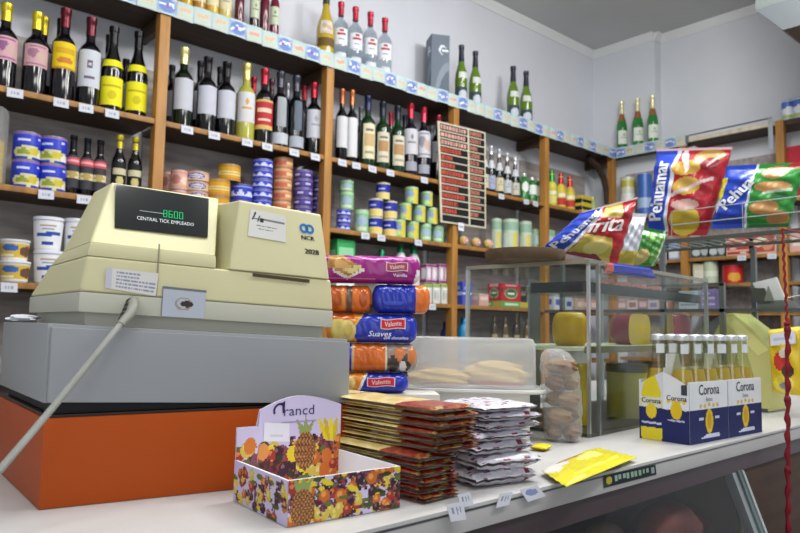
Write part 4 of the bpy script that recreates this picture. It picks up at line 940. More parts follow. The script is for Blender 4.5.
def pineapple(p, cx, cy, rx, ry):
    p.poly([(cx-.5*rx, cy+ry*.8), (cx-.9*rx, cy+ry*1.7), (cx-.2*rx, cy+ry*1.3), (cx, cy+ry*1.9), (cx+.25*rx, cy+ry*1.3), (cx+.8*rx, cy+ry*1.6), (cx+.4*rx, cy+ry*.8)], '8c9a5a')
    br, lt, dk = H('8f5a34'), H('b58450'), H('5f3a24')
    def f(u, v):
        a, b = (u-cx)/rx, (v-cy)/ry
        if a*a+b*b > 1: return None
        g1, g2 = (a*3.2+b*3.2) % 1, (a*3.2-b*3.2) % 1
        return dk if g1 < .2 or g2 < .2 else lt if g1 > .5 and g2 > .5 else br
    return p.fn(f)
def bananas(p, cx, cy, w, h):
    for k in range(4): p.ell(cx+(k-1.5)*w*.42, cy, w*.22, h*.5, ['dcc22a', 'c9ab22', 'e2cd3c', 'cdb428'][k], .35-.15*k)
    return p
hF = (onPl(287, 481, d0, -fy)-fp(0, 0, 0)).z; hF = max(.04, min(.07, hF))
TH = .0025
pf = fruit(5, 190, FW, hF); pineapple(pf, .12, .35, .1, .42)
part(MB().box(0, 1, 0, 1, 0, 1, 'e6e4ea', T=lambda q: fp(q.x*FW, q.y*TH, q.z*hF)).patch(lambda u, v: fp(u*FW, -.0006, v*hF), 110, 36, pf), 'front_panel', 'paper', t)
part(MB().box(0, 1, 0, 1, 0, 1, 'e6e4ea', T=lambda q: fp(q.x*TH, TH+q.y*(FD-TH), q.z*hF)).patch(lambda u, v: fp(-.0006, (1-u)*FD, v*hF), 60, 30, fruit(8, 70, FD, hF, .85)), 'left_panel', 'paper', t)
part(MB().box(0, 1, 0, 1, 0, 1, 'e3e2e6', T=lambda q: fp(FW-TH+q.x*TH, TH+q.y*(FD-TH), q.z*hF*1.0)), 'right_panel', 'paper', t)
part(MB().box(0, 1, 0, 1, 0, 1, 'e6e5ea', T=lambda q: fp(TH+q.x*(FW-2*TH), TH+q.y*(FD-2*TH), q.z*.004)), 'bottom_panel', 'paper', t)
# back panel with arched crest
zl_ = (onPl(241.5, 428, d1, -fy)).z-1; zs = (onPl(262, 411, d1, -fy)).z-1; za = (onPl(303, 396, d1, -fy)).z-1; ze = (onPl(346, 404, d1, -fy)).z-1
sL = .19
def ctop(u): return zl_ if u < sL else (zs + (za-zs)*math.sin(min(1, (u-sL)/.38)*1.5708) if u < sL+.38 else ze+(za-ze)*math.cos((u-sL-.38)/(1-sL-.38)*1.5708))
pb = fruit(21, 210, FW, .13, .50); 
for (cx, cy, c) in ((.12, .52, 'cc7430'), (.24, .45, 'd08a48'), (.1, .25, 'd8c060'), (.52, .40, 'dcc22a'), (.86, .34, 'cc7030'), (.84, .2, 'c8682c')): pb.ell(cx, cy, .055, .085, c)
pineapple(pb, .64, .42, .105, .20); bananas(pb, .88, .62, .10, .26)
for q in range(26): pb.ell(.22+.16*R.random(), .14+.2*R.random(), .016, .026, ['5b2430', '6d2c3a', '4a1c28'][q % 3])
zmax = za
def backp(u, v): return pb(u, v*ctop(u)/zmax)
m = MB()
N_ = 60
m.patch(lambda u, v: fp(u*FW, FD-TH-.0006, v*ctop(u)), 90, 60, backp)
m.patch(lambda u, v: fp(u*FW, FD, v*ctop(u)), 40, 2, 'e2e0e6', flip=True)
m.patch(lambda u, v: fp(u*FW, FD-TH+TH*v, ctop(u)), 40, 1, 'd8d2e4')
bp_ = part(m, 'back_panel', 'paper', t)
F = lambda x, y: fp(FW*.57+x, FD-TH-.0012, zs*.97+y)
m = MB().text('rancd', F, .021, '3a3464', sx=1.15, rot=0)
ring(m, F, -.031, .002, .0085, .0115, '2a2450', 1.2, 3.6, 14, 1.1); m.poly([F(-.034, .011), F(-.024, .016), F(-.025, -.002), F(-.028, -.002), F(-.029, .009)], '2a2450')
m.patch(lambda u, v: F(-.03+.06*u, -.017+.002*v), 12, 1, '9a92b8')
sub(m, 'carton_lettering', 'paper', bp_)
sub(MB().patch(lambda u, v: fp(FW*(.24+.24*u), FD-TH-.0014, zs*(.64+.22*v)-.004*u), 8, 8, Pt('dcdae4').rect(.2, .3, .8, .36, 'c6c4d4').rect(.2, .6, .7, .66, 'c6c4d4')), 'blank_sticker', 'paper', bp_)
# small orange packet left inside
pk = fp(FW*.58, FD*.45, .006)
t2 = thing('sweet_packet', 'last orange and cream sweet packet lying inside the fruit carton', 'packet', pk, math.atan2(fx.y, fx.x))
MB().pillow(lambda x, y, z: V((x, y, z+.0075)), .085, .034, .014, lambda u, v, s: H('d8934a') if .12 < u < .8 else H('e3d9c0'), 14, 8, wr=.2).build('packet_body', 'film', t2)

# ================================================================== SNACK PACKETS
def sachet(name, words, group, corner, ax, ay, L, W, h, z, colf, kind='film', nu=34, nv=14, wr=.10, seed=0, cat='packet', seam=.012, jit=.004, pw=9, fin=.42):
    """flat packet whose near-left bottom corner is `corner`; length along ay, width along ax"""
    R = random.Random(seed); rot = R.uniform(-.05, .05)
    c = V((corner.x, corner.y, z)) + ax*(W/2+R.uniform(-jit, jit)) + ay*(L/2+R.uniform(-jit, jit))
    t = thing(name, words, cat, c, rot, group)
    m = MB().pillow(lambda x, y, z_: ay*x - ax*y + V((0, 0, z_+h/2)), L, W, h, colf, nu, nv, wr=wr, seam=seam, pw=pw, fin=fin)
    m.build('packet_body', kind, t)
    return t
AX, AY = V((.999, .03, 0)), V((-.03, .999, 0))
b0 = onZ(420.5, 506); bt = onZ(443, 421, 1.118); be = onZ(345, 399, 1.118)
LS = min(.30, (be-bt).length)
print('sachet', b0, bt, be, LS)
def snackcol(seed):
    R = random.Random(seed); ph = R.random()*6
    cr, cr2, br, br2, fo, gr = H('cdb877'), H('d8c892'), H('8e3526'), H('9a4430'), H('a8915a'), H('7b7a84')
    def f(u, v, s):
        if u < .10: return [fo, br, H('8a6a34'), br2, H('6a2a20')][int((v*9+u*31+ph) % 5)]
        if u < .33: return br2 if (u*13+v*3+ph) % 1 < .3 else br
        if .70 < u < .74: return gr
        return cr2 if (u*9+v*2+ph) % 1 < .35 else cr
    return f
NL = 12; hh = .0107
for i in range(NL):
    off = 0 if i < 6 else (bt-b0).x*.95
    cc = V((b0.x + off + .006*math.sin(i*2.1), b0.y + (0 if i < 6 else (bt-b0).y*.6), 0))
    sachet('snack_packet', f'long cream and brown snack packet, {NTH[i]} from the bottom of the tall stack', 'cream and brown snack packets stacked by the fruit carton', cc, AX, AY, LS, .078 if i < 6 else .088, hh, 1.0008+i*(hh+.0006), snackcol(i), seed=i, jit=.003)
# two loose ones on top of both stacks
c2_ = onZ(478.5, 491); c3_ = onZ(541, 482)
WW = (c3_-c2_).length
AX2 = (c3_-c2_).normalized(); AY2 = V((-AX2.y, AX2.x, 0))
def whitecol(seed):
    R = random.Random(seed); ph = R.random()*6
    w, w2, mr = H('cfcdd6'), H('bdbcc8'), H('7d2a40')
    def f(u, v, s):
        if u < .6 and abs((v*4.3+u*3.1+ph) % 1-.5) < .09 and (u*17+v*5+ph) % 1 < .6: return mr
        if .6 < u < .9 and .3 < v < .7 and (u*11+v*7+ph) % 1 < .25: return mr
        return w2 if (u*7+v*3+ph) % 1 < .25 else w
    return f
zz = 1.0008
for i, h in enumerate((.024, .024, .020, .015, .015, .014, .013)):
    cc = c2_ + AX2*(.006*math.sin(i*1.9) + (.012 if i > 3 else 0))
    sachet('snack_packet', f'white and maroon snack packet, {NTH[i]} from the bottom of the shorter stack', 'white and maroon snack packets beside the brown stack', cc, AX2, AY2, .125, WW*(1 if i < 3 else .92), h, zz, whitecol(i), seed=50+i, wr=.16, pw=4, seam=.04, fin=.18)
    zz += h+.0006
# yellow packet lying flat
yc = [onZ(541, 472, 1.006), onZ(566, 489, 1.006), onZ(637, 459, 1.006), onZ(596, 449, 1.006)]
yo = (yc[0]+yc[1]+yc[2]+yc[3])/4; yo.z = 1.0008
t = thing('snack_packet', 'yellow packet lying flat near the counter front edge', 'packet', yo)
def YF(x, y, z):
    u, v = x+.5, y+.5; a = yc[1].lerp(yc[2], u).lerp(yc[0].lerp(yc[3], u), v); return V((a.x-yo.x, a.y-yo.y, z+.0082))
yp = Pt('cfc424').ell(.2, .8, .2, .22, 'd8d2cc').ell(.45, .85, .18, .12, 'a88a4a').rect(.25, .3, .9, .36, 'e6de5a').ell(.6, .6, .14, .12, 'e8e27a').rect(.05, .1, .3, .2, 'e8e06a')
MB().pillow(YF, 1, 1, .014, lambda u, v, s: yp(u, v), 26, 18, wr=.25).build('packet_body', 'film', t)
yk = onZ(541, 450); t = thing('snack_packet', 'small yellow packet end peeking behind the white packets', 'packet', (yk.x, yk.y, 1.0008), .3)
MB().pillow(lambda x, y, z: V((x, y, z+.006)), .05, .035, .011, lambda u, v, s: H('d6c628') if u > .2 else H('b8a41c'), 12, 8, wr=.3).build('packet_body', 'film', t)
# hand written price tags taped on the counter edge
tagsp = [(((451, 522), (466.5, 519.5), (463, 501.5), (446.5, 505)), 'white price tag in front of the brown snack stack', .010, .010), (((461, 508), (474, 505), (470, 492), (458, 495)), 'white price tag half behind the front tag by the brown stack', .004, .004),
         (((496, 508), (509, 505), (513, 492), (500, 494)), 'white price tag under the left of the white packets', .006, .006), (((528, 502), (546, 496), (537, 485), (520, 490)), 'white price tag with blue stain under the right of the white packets', .006, .006)]
for k, (cq, words, off, _) in enumerate(tagsp):
    w = [onPl(x, y, cp(0, -off, .98), -CE2) for x, y in cq]
    t = thing('price_tag', words, 'price tag', (w[0]+w[1])/2, 0, 'price tags on the counter edge')
    p = Pt('d6d8e2').rect(.25, .4, .33, .8, '8c94ac').rect(.48, .35, .54, .75, '8c94ac').rect(.54, .6, .62, .66, '8c94ac').rect(.7, .45, .76, .8, '8c94ac')
    if k == 3: p.ell(.45, .6, .3, .25, '8a94c4')
    m = MB().patch(lambda u, v: w[0].lerp(w[1], u).lerp(w[3].lerp(w[2], u), v), 14, 14, p)
    m.patch(lambda u, v: w[0].lerp(w[1], u).lerp(w[3].lerp(w[2], u), v)+CE2*.0008, 1, 1, 'd0d2da', flip=True)
    part(m, 'tag_paper', 'paper', t)
# ================================================================== BISCUIT PACKS
BA = math.radians(-37); BX = V((math.cos(BA), math.sin(BA), 0)); BY = V((-BX.y, BX.x, 0)); BN = -BY
PB = V((.97, 1.10, 0))
def bq(px, py): Q = onPl(px, py, PB, BN); return (Q-PB).dot(BX), Q.z
def biscuit(words, px0, px1, py0, py1, z0, paint, depth=.07, sq=3.0, taper=.03, group='biscuit packs stacked beside the register', fin=True, kind='film', wob=.03, name='biscuit_pack'):
    s0 = bq(px0, (py0+py1)/2)[0]; s1 = bq(px1, (py0+py1)/2)[0]; sm = (s0+s1)/2; L = s1-s0
    zt = bq((px0+px1)/2, py0)[1]; h = zt-z0-.001
    c = PB + BX*sm + BY*(depth/2); c.z = z0+.0006
    t = thing(name, words, 'packet', c, BA, group)
    def P(u, v):
        x = (u-.5)*L; e = min(u, 1-u)*L; k = min(1, e/(taper*.55)) if taper else 1; k = (k*(2-k))**.6
        a = 2*math.pi*v
        ca, sa = math.cos(a), math.sin(a)
        ry = depth/2*math.copysign(abs(ca)**(2/sq), ca); rz = h/2*math.copysign(abs(sa)**(2/sq), sa)
        w = 1+wob*math.sin(u*40+a*2)*math.sin(a*3+u*11) * (1 if sa > -.8 else 0)
        return V((x, -ry*(.45+.55*k)*w, h/2 + rz*(.40+.60*k)*(w if sa > 0 else 1)))
    def cf(u, v):
        a = 2*math.pi*v; sa = math.sin(a); ca = math.cos(a)
        wv = .5+.5*math.copysign(abs(sa)**(2/sq), sa)
        return paint(u if True else u, wv if ca > 0 else .98)
    MB().patch(P, 96, 64, cf, flip=True).build('wrapper', kind, t, weld=True)
    return t, zt, L, h, sm
# order from the bottom
zc = bq(375, 393.5)[1]
# carton that carries the stack, behind the snack packets
cb = PB + BX*.01 + BY*.05
t = thing('cardboard_box', 'plain pale cardboard box under the biscuit packs behind the snack stack', 'box', (cb.x, cb.y, 1.0006), BA)
MB().box(-.10, .085, -.045, .05, 0, zc-1.0018, 'c9c6c0').build('carton', 'paper', t, bevel=.002)
BLUE, ORG = '1c2fa8', 'd06a1c'
def logo(o, px, py, w, h, text='Valente', col='c8283a'):
    """red banner with white name on the front face of a pack"""
    t, zt, L, hh, sm = o
    s, z = bq(px, py); c = V((s-sm, -.035-.0035, z-t.location.z))
    dep = CF.dot(PB-CAM); W_, H_ = w*dep/FPX, h*dep/FPX
    m = MB()
    def F(x, y): return c + V((x, -.0006 - .0*x, y+.08*H_*math.sin(x/W_*6)))
    m.patch(lambda u, v: F((u-.5)*W_*1.08, (v-.5)*H_*1.2)+V((0, .0003, 0)), 14, 4, 'e6d2d6').patch(lambda u, v: F((u-.5)*W_, (v-.5)*H_), 14, 4, col)
    m.text(text, lambda x, y: F(x, y)+V((0, -.0005, 0)), H_*.86, 'f2e6e6', sx=W_/H_*.28, bold=.0003)
    m.build('brand_banner', 'paper', t)
def script(o, txt, px, py, hpx, col='e6e8f2', sx=1.0, shear=.3, name='lettering'):
    t, zt, L, hh, sm = o; s, z = bq(px, py); dep = CF.dot(PB-CAM)
    MB().text(txt, lambda x, y: V((s-sm+x, -.0392, z-t.location.z+y)), hpx*dep/FPX*1.3, col, sx=sx, shear=shear).build(name, 'paper', t)
p5 = Pt(BLUE).poly([(0, 0), (.26, 0), (.38, 1), (0, 1)], 'd9892c').poly([(.26, 0), (.30, 0), (.42, 1), (.38, 1)], 'e6e2da').ell(.12, .5, .12, .4, 'd9c078')
o5 = biscuit('blue and orange biscuit pack at the bottom of the stack', 338, 409, 373, 393.5, zc, p5); logo(o5, 381, 382, 28, 8)
p4 = Pt(ORG).rect(0, 0, .2, 1, BLUE).rect(.2, 0, .23, 1, 'c9a070').rect(.60, 0, .63, 1, 'd8c9a8').rect(.63, 0, 1, 1, '8c8078').ell(.7, .3, .07, .3, '40362e').ell(.78, .65, .07, .25, 'c46a2e').ell(.86, .35, .06, .3, '3a3430').ell(.93, .6, .06, .3, 'c07038').ell(.82, .2, .04, .2, 'd8d4cc').rect(.3, .1, .5, .9, 'c8621c')
o4 = biscuit('orange biscuit pack with blue left end and clear right end, second from bottom', 335, 418, 343.5, 373, o5[1]+.0008, p4)
p3 = Pt(BLUE).poly([(0, 0), (.32, 0), (.26, .4), (.38, 1), (0, 1)], 'd6882a').poly([(.32, 0), (.34, 0), (.29, .4), (.41, 1), (.38, 1), (.26, .4)], 'd9a83a').ell(.13, .45, .08, .42, 'cfbf6a').ell(.23, .38, .09, .38, 'd8c87a').ell(.24, .4, .05, .25, 'c9b45c').rect(0, .8, .3, 1, 'c85a1c')
o3 = biscuit('blue biscuit pack with yellow cookies picture, middle of the stack', 326, 418, 313.5, 343, o4[1]+.0008, p3); logo(o3, 393, 324, 25, 9); script(o3, 'Suaves', 380, 334, 6.5, sx=1.1); script(o3, 'con chocolate', 396, 338, 3.6, sx=1.0)
p2a = Pt(ORG).rect(.52, 0, .64, 1, '6b5040').ell(.3, .5, .14, .4, 'b8561a').ell(.84, .5, .08, .3, 'b0501a').rect(.44, .1, .50, .9, 'd98a40')
o2 = biscuit('orange biscuit roll with dark band, left one in the second layer from top', 318, 372, 284.5, 313, o3[1]+.0008, p2a, sq=2.4, taper=.02)
p2b = Pt(BLUE).rect(.73, 0, 1, 1, 'cf6a20').rect(.715, 0, .74, 1, '3a2a80').rect(.15, .84, .5, .9, '6f7fd8').ell(.35, .35, .2, .05, '3c50c4')
o2b = biscuit('blue biscuit pack with orange twisted end, right one in the second layer', 373, 431, 284, 313, o3[1]+.0008, p2b, sq=2.8, taper=.03)
p1 = Pt('92187a').poly([(.12, 1), (.45, .78), (.9, .92), (.9, .98), (.45, .85), (.2, 1)], 'c878bc').poly([(.2, .45), (.4, .05), (.6, .45), (.35, .6)], 'd8cfc8').poly([(.12, .55), (.18, .98), (.28, .98), (.52, .5), (.4, .2)], 'b0803a').poly([(.2, .6), (.24, .9), (.42, .5), (.38, .3)], 'c89a58').poly([(.42, .3), (.52, .5), (.46, .62), (.36, .42)], 'cdbf78').rect(.1, .12, .62, .2, 'b565a8').poly([(.9, .0), (.96, .5), (1, .6), (1, 0)], 'd8d4dc')
p1 = Pt('92187a').poly([(.3, 1), (.5, .80), (.95, .93), (.95, .98), (.5, .87), (.38, 1)], 'c878bc').poly([(.14, .4), (.3, .1), (.50, .5), (.3, .6)], 'd8cfc8').poly([(.10, .55), (.12, .98), (.25, .98), (.44, .5), (.31, .22)], 'a8783a').poly([(.16, .6), (.2, .9), (.36, .52), (.30, .34)], 'c89a58').poly([(.33, .3), (.45, .52), (.39, .64), (.27, .42)], 'cdbf78').rect(.02, .12, .56, .17, 'b565a8').poly([(.93, .0), (.96, .45), (1, .5), (1, 0)], 'd8d4dc')
o1 = biscuit('magenta biscuit pack with cake picture on top of the stack', 316, 421, 254.5, 284.5, o2b[1]+.0008, p1, sq=3.2)
logo(o1, 397, 267, 22, 8, col='a8405c'); script(o1, 'Vainilla', 400, 275.5, 3.8, sx=1.1, shear=0)

# ================================================================== TRANSLUCENT CAKE TUB
za_ = 1.105
tA, tB = onZ(402, 392, za_), onZ(549, 396, za_)
tx = (tB-tA); TL = tx.length; tx.normalize(); ty = V((-tx.y, tx.x, 0)); TW = .20
print('tub', tA, tB, TL)
tc_ = (tA+tB)/2 + ty*TW*.5; trz = math.atan2(tx.y, tx.x)
sb = tc_.copy(); sb.z = 1.0006
t = thing('storage_carton', 'low white carton under the translucent tub, hidden behind the snack packets', 'box', sb, trz)
MB().box(-TL*.40, TL*.38, -TW*.36, TW*.40, 0, za_-1.0012, 'd2d0cc').build('carton', 'paper', t, bevel=.002)
t = thing('cake_tub', 'translucent white plastic cake tub with pastries inside behind the snack packets', 'container', tc_, trz)
def srect(a, L, W, n=6.0):
    c, s = math.cos(a), math.sin(a); return math.copysign(abs(c)**(2/n), c)*L/2, math.copysign(abs(s)**(2/n), s)*W/2
def sloft(m, rings, col, n=56, capb=False, capt=True, cx=0):
    vs = []; fs = []
    for (L, W, z) in rings:
        for i in range(n): x, y = srect(2*math.pi*i/n, L, W); vs.append((x+cx, y, z))
    for j in range(len(rings)-1):
        for i in range(n): fs.append((j*n+i, j*n+(i+1) % n, (j+1)*n+(i+1) % n, (j+1)*n+i))
    if capb: fs.append(tuple(range(n))[::-1])
    if capt: fs.append(tuple(range((len(rings)-1)*n, len(rings)*n)))
    return m.add(vs, fs, col)
hT = onPl(475, 338, tc_-ty*TW*.45, -ty).z - za_
sloft(MB(), [(TL*.95, TW*.9, 0), (TL, TW, .004), (TL, TW, .009), (TL*.97, TW*.96, .010), (TL*.97, TW*.96, .007), (TL*.93, TW*.9, .005)], 'd6d7d4', capb=True).build('base_tray', 'plastic', t)
dcx = -.008
sloft(MB(), [(TL*.91, TW*.92, .0095), (TL*.905, TW*.915, hT*.80), (TL*.895, TW*.90, hT*.92), (TL*.87, TW*.87, hT*.985), (TL*.84, TW*.84, hT)], 'ffffff', cx=dcx).build('cover', 'frost', t)
sloft(MB(), [(TL*.915, TW*.925, .011), (TL*.92, TW*.93, .016), (TL*.91, TW*.92, .02)], 'f0f2f4', cx=dcx, capt=False).build('cover_rim', 'frost', t)
for k, (x, y, L, W, hz, rot, c, wd) in enumerate(((-.075, -.03, .15, .06, .045, .15, 'd6b878', 'long flat pastry at the left inside the translucent tub'), (.045, -.02, .15, .06, .066, -.25, 'dcc288', 'taller golden pastry in the middle of the translucent tub'), (.070, .052, .11, .05, .05, .1, 'd0ac66', 'pastry at the back right inside the translucent tub'))):
    w = tc_ + tx*(x*TL/.3) + ty*y; w.z = za_+.0056
    pz = thing('pastry', wd, 'pastry', w, trz+rot, 'pastries in the translucent tub')
    MB().ico((0, 0, hz*.5), .5, c, (L, W, hz), seg=30, rings=16, wob=.13).build('crust', 'bread', pz)
    MB().ico((0, 0, hz*.2), .5, '9c3a3c', (L*.96, W*1.02, hz*.32), seg=22, rings=8).build('filling', 'meat', pz)

# ================================================================== BAG OF BREAD ROLLS
bb = onZ(563, 441); bb.z = 1.0006
t = thing('bread_bag', 'clear plastic bag of brown bread rolls beside the translucent tub', 'bag', bb)
Hb = onPl(555, 349, bb, -CF).z-1.0
dB = CF.dot(bb-CAM); rB = 18.5*dB/FPX
prof = [(.6, 0), (.93, .02), (1.0, .10), (.96, .2), (1.0, .3), (1.03, .4), (1.0, .5), (1.02, .6), (1.0, .7), (.97, .79), (.90, .87), (.74, .94), (.5, .985), (.25, 1.0), (0, .99)]
vs = []; m = MB(); n = 40
for r, z in prof:
    for i in range(n):
        a = 2*math.pi*i/n; w = 1+.06*math.sin(5*a+z*9)+.05*math.sin(9*a-z*24)+.03*math.sin(3*a+z*31)
        lean = -.012*(z**2)
        p_ = CR*(r*rB*w*math.cos(a)) + V((CF.x, CF.y, 0)).normalized()*(r*rB*.9*w*math.sin(a)); vs.append((p_.x-.010*z-.010*max(0, z-.7)/.3, p_.y+.010*max(0, z-.7)/.3, z*Hb))
m.add(vs, [(j*n+i, j*n+(i+1) % n, (j+1)*n+(i+1) % n, (j+1)*n+i) for j in range(len(prof)-1) for i in range(n)], 'ffffff').build('plastic_bag', 'bagclear', t)
R = random.Random(9)
k = 0
for lvl in range(5):
    for q in range(2):
        th = lvl*1.3+.5; off = (q-.5)*rB*.87
        w = bb + V((-math.sin(th)*off-.004*lvl*.3, math.cos(th)*off, .0012+Hb*(.003+.178*lvl)))
        wd = ['bottom', 'second', 'third', 'fourth', 'top'][lvl] + ' layer bread roll inside the clear bag, ' + ['nearer', 'farther'][q if w.length < (bb*2-w).length else 1-q] + ' one'
        wd = ['bottom', 'second', 'third', 'fourth', 'top'][lvl] + ' layer bread roll inside the clear bag, ' + ('left' if (w-bb).dot(CR) < 0 else 'right') + ' one'
        rl = thing('bread_roll', wd, 'bread', w, th, 'bread rolls in the clear bag')
        hz2 = Hb*.086
        MB().ico((0, 0, hz2), 1, ['745639', '80603f', '624530', '8a6b48'][k % 4], (rB*.72, rB*.43, hz2), seg=24, rings=14, wob=.13, top=['8c6c48', '987a54', '765636', 'a08660'][k % 4]).build('roll', 'bread', rl); k += 1

# ================================================================== GLASS DISPLAY CASE WITH CHEESES
GA = math.radians(5); GX = V((math.cos(GA), math.sin(GA), 0)); GY = V((-math.sin(GA), math.cos(GA), 0))
G0 = onZ(590, 438); G0.z = 0
gz1 = (onPl(588, 263, G0, -GY).z)
gl_, gd = .78, .37
print('case', G0, gz1)
def gp(s, d, z): return G0 + GX*s + GY*d + V((0, 0, z))
def gb(m, s0, s1, d0, d1, z0, z1, c): return m.box(s0, s1, d0, d1, z0, z1, c, T=lambda q: gp(q.x, q.y, q.z))
gc = thing('glass_case', 'glass display case with metal posts holding cheeses on the counter', 'display case', gp(.35, .16, 1.0))
ch = .045
part(gb(MB(), .001, .005, .02, gd-.01, 1.012, gz1-.008, 'fafdfc'), 'left_pane', 'glass', gc)
part(gb(MB(), ch, gl_, .001, .005, 1.012, gz1-.008, 'fafdfc'), 'front_pane', 'glass', gc)
part(gb(MB(), 0, gl_, 0, gd, gz1-.006, gz1, 'f4f9f7'), 'top_pane', 'glass', gc)
for (s, d, w, c) in ((0, 0, .007, 'cfd3d4'), (ch, -.002, .008, 'b2b7b6'), (0, gd-.008, .009, 'd6d8d8'), (gl_-.01, 0, .01, 'a9aeae'), (gl_-.01, gd-.01, .01, 'a9aeae')):
    part(gb(MB(), s, s+w, d, d+w, 1.0008, gz1, c), 'post', 'metal', gc)
part(gb(MB(), 0, gl_, 0, .008, gz1+.0002, gz1+.010, 'a9a698').box(0, .008, .008, gd, gz1+.0002, gz1+.010, 'b5ad98', T=lambda q: gp(q.x, q.y, q.z)), 'top_frame', 'metal', gc)
part(gb(MB(), .0, gl_, 0, gd, 1.0006, 1.008, '6a6d66'), 'base_plate', 'metal', gc)
zch = Z_at(346, gp(.15, .15, 0).x, gp(.15, .15, 0).y)
part(gb(MB(), .01, gl_-.01, .02, gd-.02, zch-.008, zch, 'b9b9a2'), 'cheese_shelf', 'plastic', gc)
part(gb(MB(), .012, gl_-.012, .012, .019, zch-.012, zch+.004, '8a8674'), 'shelf_rail', 'metal', gc)
zr = Z_at(288, gp(.1, .1, 0).x, gp(.1, .1, 0).y)
part(gb(MB(), .01, gl_-.01, .05, gd-.03, zr-.004, zr, 'eef5f2'), 'upper_glass_shelf', 'glass', gc)
part(gb(MB(), .012, gl_-.012, .022, .034, zr-.016, zr+.010, '4a4f50').box(.012, .024, .034, .17, zr-.016, zr+.010, '4a4f50', T=lambda q: gp(q.x, q.y, q.z)), 'dark_rail', 'metal', gc)
part(gb(MB(), .3, .36, gd-.012, gd-.006, 1.01, gz1-.01, '8c9190'), 'rear_stile', 'metal', gc)
def at_pl(px, py, d):   # point on the plane parallel to the case front at depth d
    return onPl(px, py, gp(0, d, 0), -GY)
def wheel(name, words, pxl, pxr, pytop, d, rind, face, z, a0, a1, group='cheeses in the glass case', facetrue=True, r=None):
    c = at_pl((pxl+pxr)/2, 330, d); r = r or (pxr-pxl)/2*CF.dot(c-CAM)/FPX; c.z = z+.0008
    print(words, c, (c-gp(0, 0, 0)).dot(GX), r)
    hgt = at_pl((pxl+pxr)/2, pytop, d).z - z
    t = thing(name, words, 'cheese', c, 0, group)
    m = MB(); pr_ = [(r*.80, 0), (r*.95, hgt*.1), (r*1.02, hgt*.3), (r*1.02, hgt*.6), (r*.97, hgt*.78), (r*.85, hgt*.92), (r*.65, hgt*.98), (0, hgt)]
    m.lathe(pr_, rind, 30, a0=a0, a1=a1); m.build('rind', 'wax', t)
    m = MB()
    for a in (a0, a1):
        e = V((math.cos(a), math.sin(a), 0)); pts = [V((0, 0, 0))] + [e*q_*.995 + V((0, 0, z_)) for q_, z_ in pr_]
        m.poly(pts, face)
    m.build('cut_face', 'wax', t); return t
zk = zch
wheel('cheese_wheel', 'rounded yellow cheese piece left in the glass case', 553, 590, 312, .17, 'c99c1c', 'd2a828', zk, math.radians(35), math.radians(268))
wheel('cheese_wheel', 'red waxed cheese with broad yellow cut face', 612, 668, 314, .15, '7a1424', 'd0aa3c', zk, math.radians(8), math.radians(188))
wheel('cheese_wheel', 'second red waxed cheese, right of the yellow cut face', 655, 690, 314, .19, '9c1830', 'c9a23a', zk, math.radians(-150), math.radians(60))
# olive tin, yellow jar with a white lid, small packs
c = onZ(627, 417, 1.009); r = 19.5*CF.dot(c-CAM)/FPX; h = Z_at(363, c.x, c.y)-1.009
t = thing('olive_tub', 'large olive green tub on the floor of the glass case', 'tub', (c.x, c.y+.0, 1.0088))
MB().lathe([(r*.95, 0), (r, .004), (r, h*.86), (0, h*.86)], '9c9436', 30).build('tub_body', 'plastic', t)
MB().lathe([(r*1.03, h*.84), (r*1.05, h*.86), (r*1.03, h*.99), (0, h)], '3a3c34', 30).build('lid', 'plastic', t)
c = onZ(581, 421, 1.009); c = gp(.03+.028, .10, 1.0088)
pj_x = X_at(581, c.y, 1.05); c.x = pj_x; r = .021; h = Z_at(350, c.x, c.y)-1.009
t = thing('mustard_jar', 'tall yellow jar with white lid inside the case behind the bread bag', 'jar', c)
MB().lathe([(r*.9, 0), (r, .004), (r, h*.84), (0, h*.84)], 'b8a01e', 24).build('jar_body', 'gloss', t)
MB().lathe([(r*1.3, h*.83), (r*1.34, h*.84), (r*1.3, h*.98), (0, h)], 'd9dcdc', 24).build('jar_lid', 'plastic', t)
for i, px in enumerate((630, 643, 657, 670)):
    P_ = at_pl(px, 290, .20); hgt = at_pl(px, 293, .2).z-(at_pl(px, 314, .2).z)
# sausages in packs on the shelf above the cheeses
for i, px in enumerate((612, 628, 644, 659)):
    P_ = at_pl(px, 288, .14)
    carton('meat_packet', 'pink and white packet on the upper glass shelf, ' + NTH[i] + ' from the left', 'packet', 'pink packets on the upper glass shelf', (P_.x, P_.y, zr+.0008), .036, .03, .040, Pt('b9807a').rect(.1, .2, .9, .5, 'd2b4b0').rect(.2, .6, .6, .85, '9c5c5c'), rz=GA, base='a86e68')
# dark wooden tray on top of the case
tc2 = onZ(525, 262, gz1+.011); rt = 40*CF.dot(tc2-CAM)/FPX
t = thing('wooden_tray', 'round dark wooden tray lying on top of the glass case', 'tray', (tc2.x, tc2.y, gz1+.0108))
MB().lathe([(rt*.93, 0), (rt*.97, .004), (rt, .020), (rt*.985, .028), (rt*.94, .029), (rt*.93, .016), (0, .014)], '5d4b37', 48).build('tray_body', 'darkwood', t)

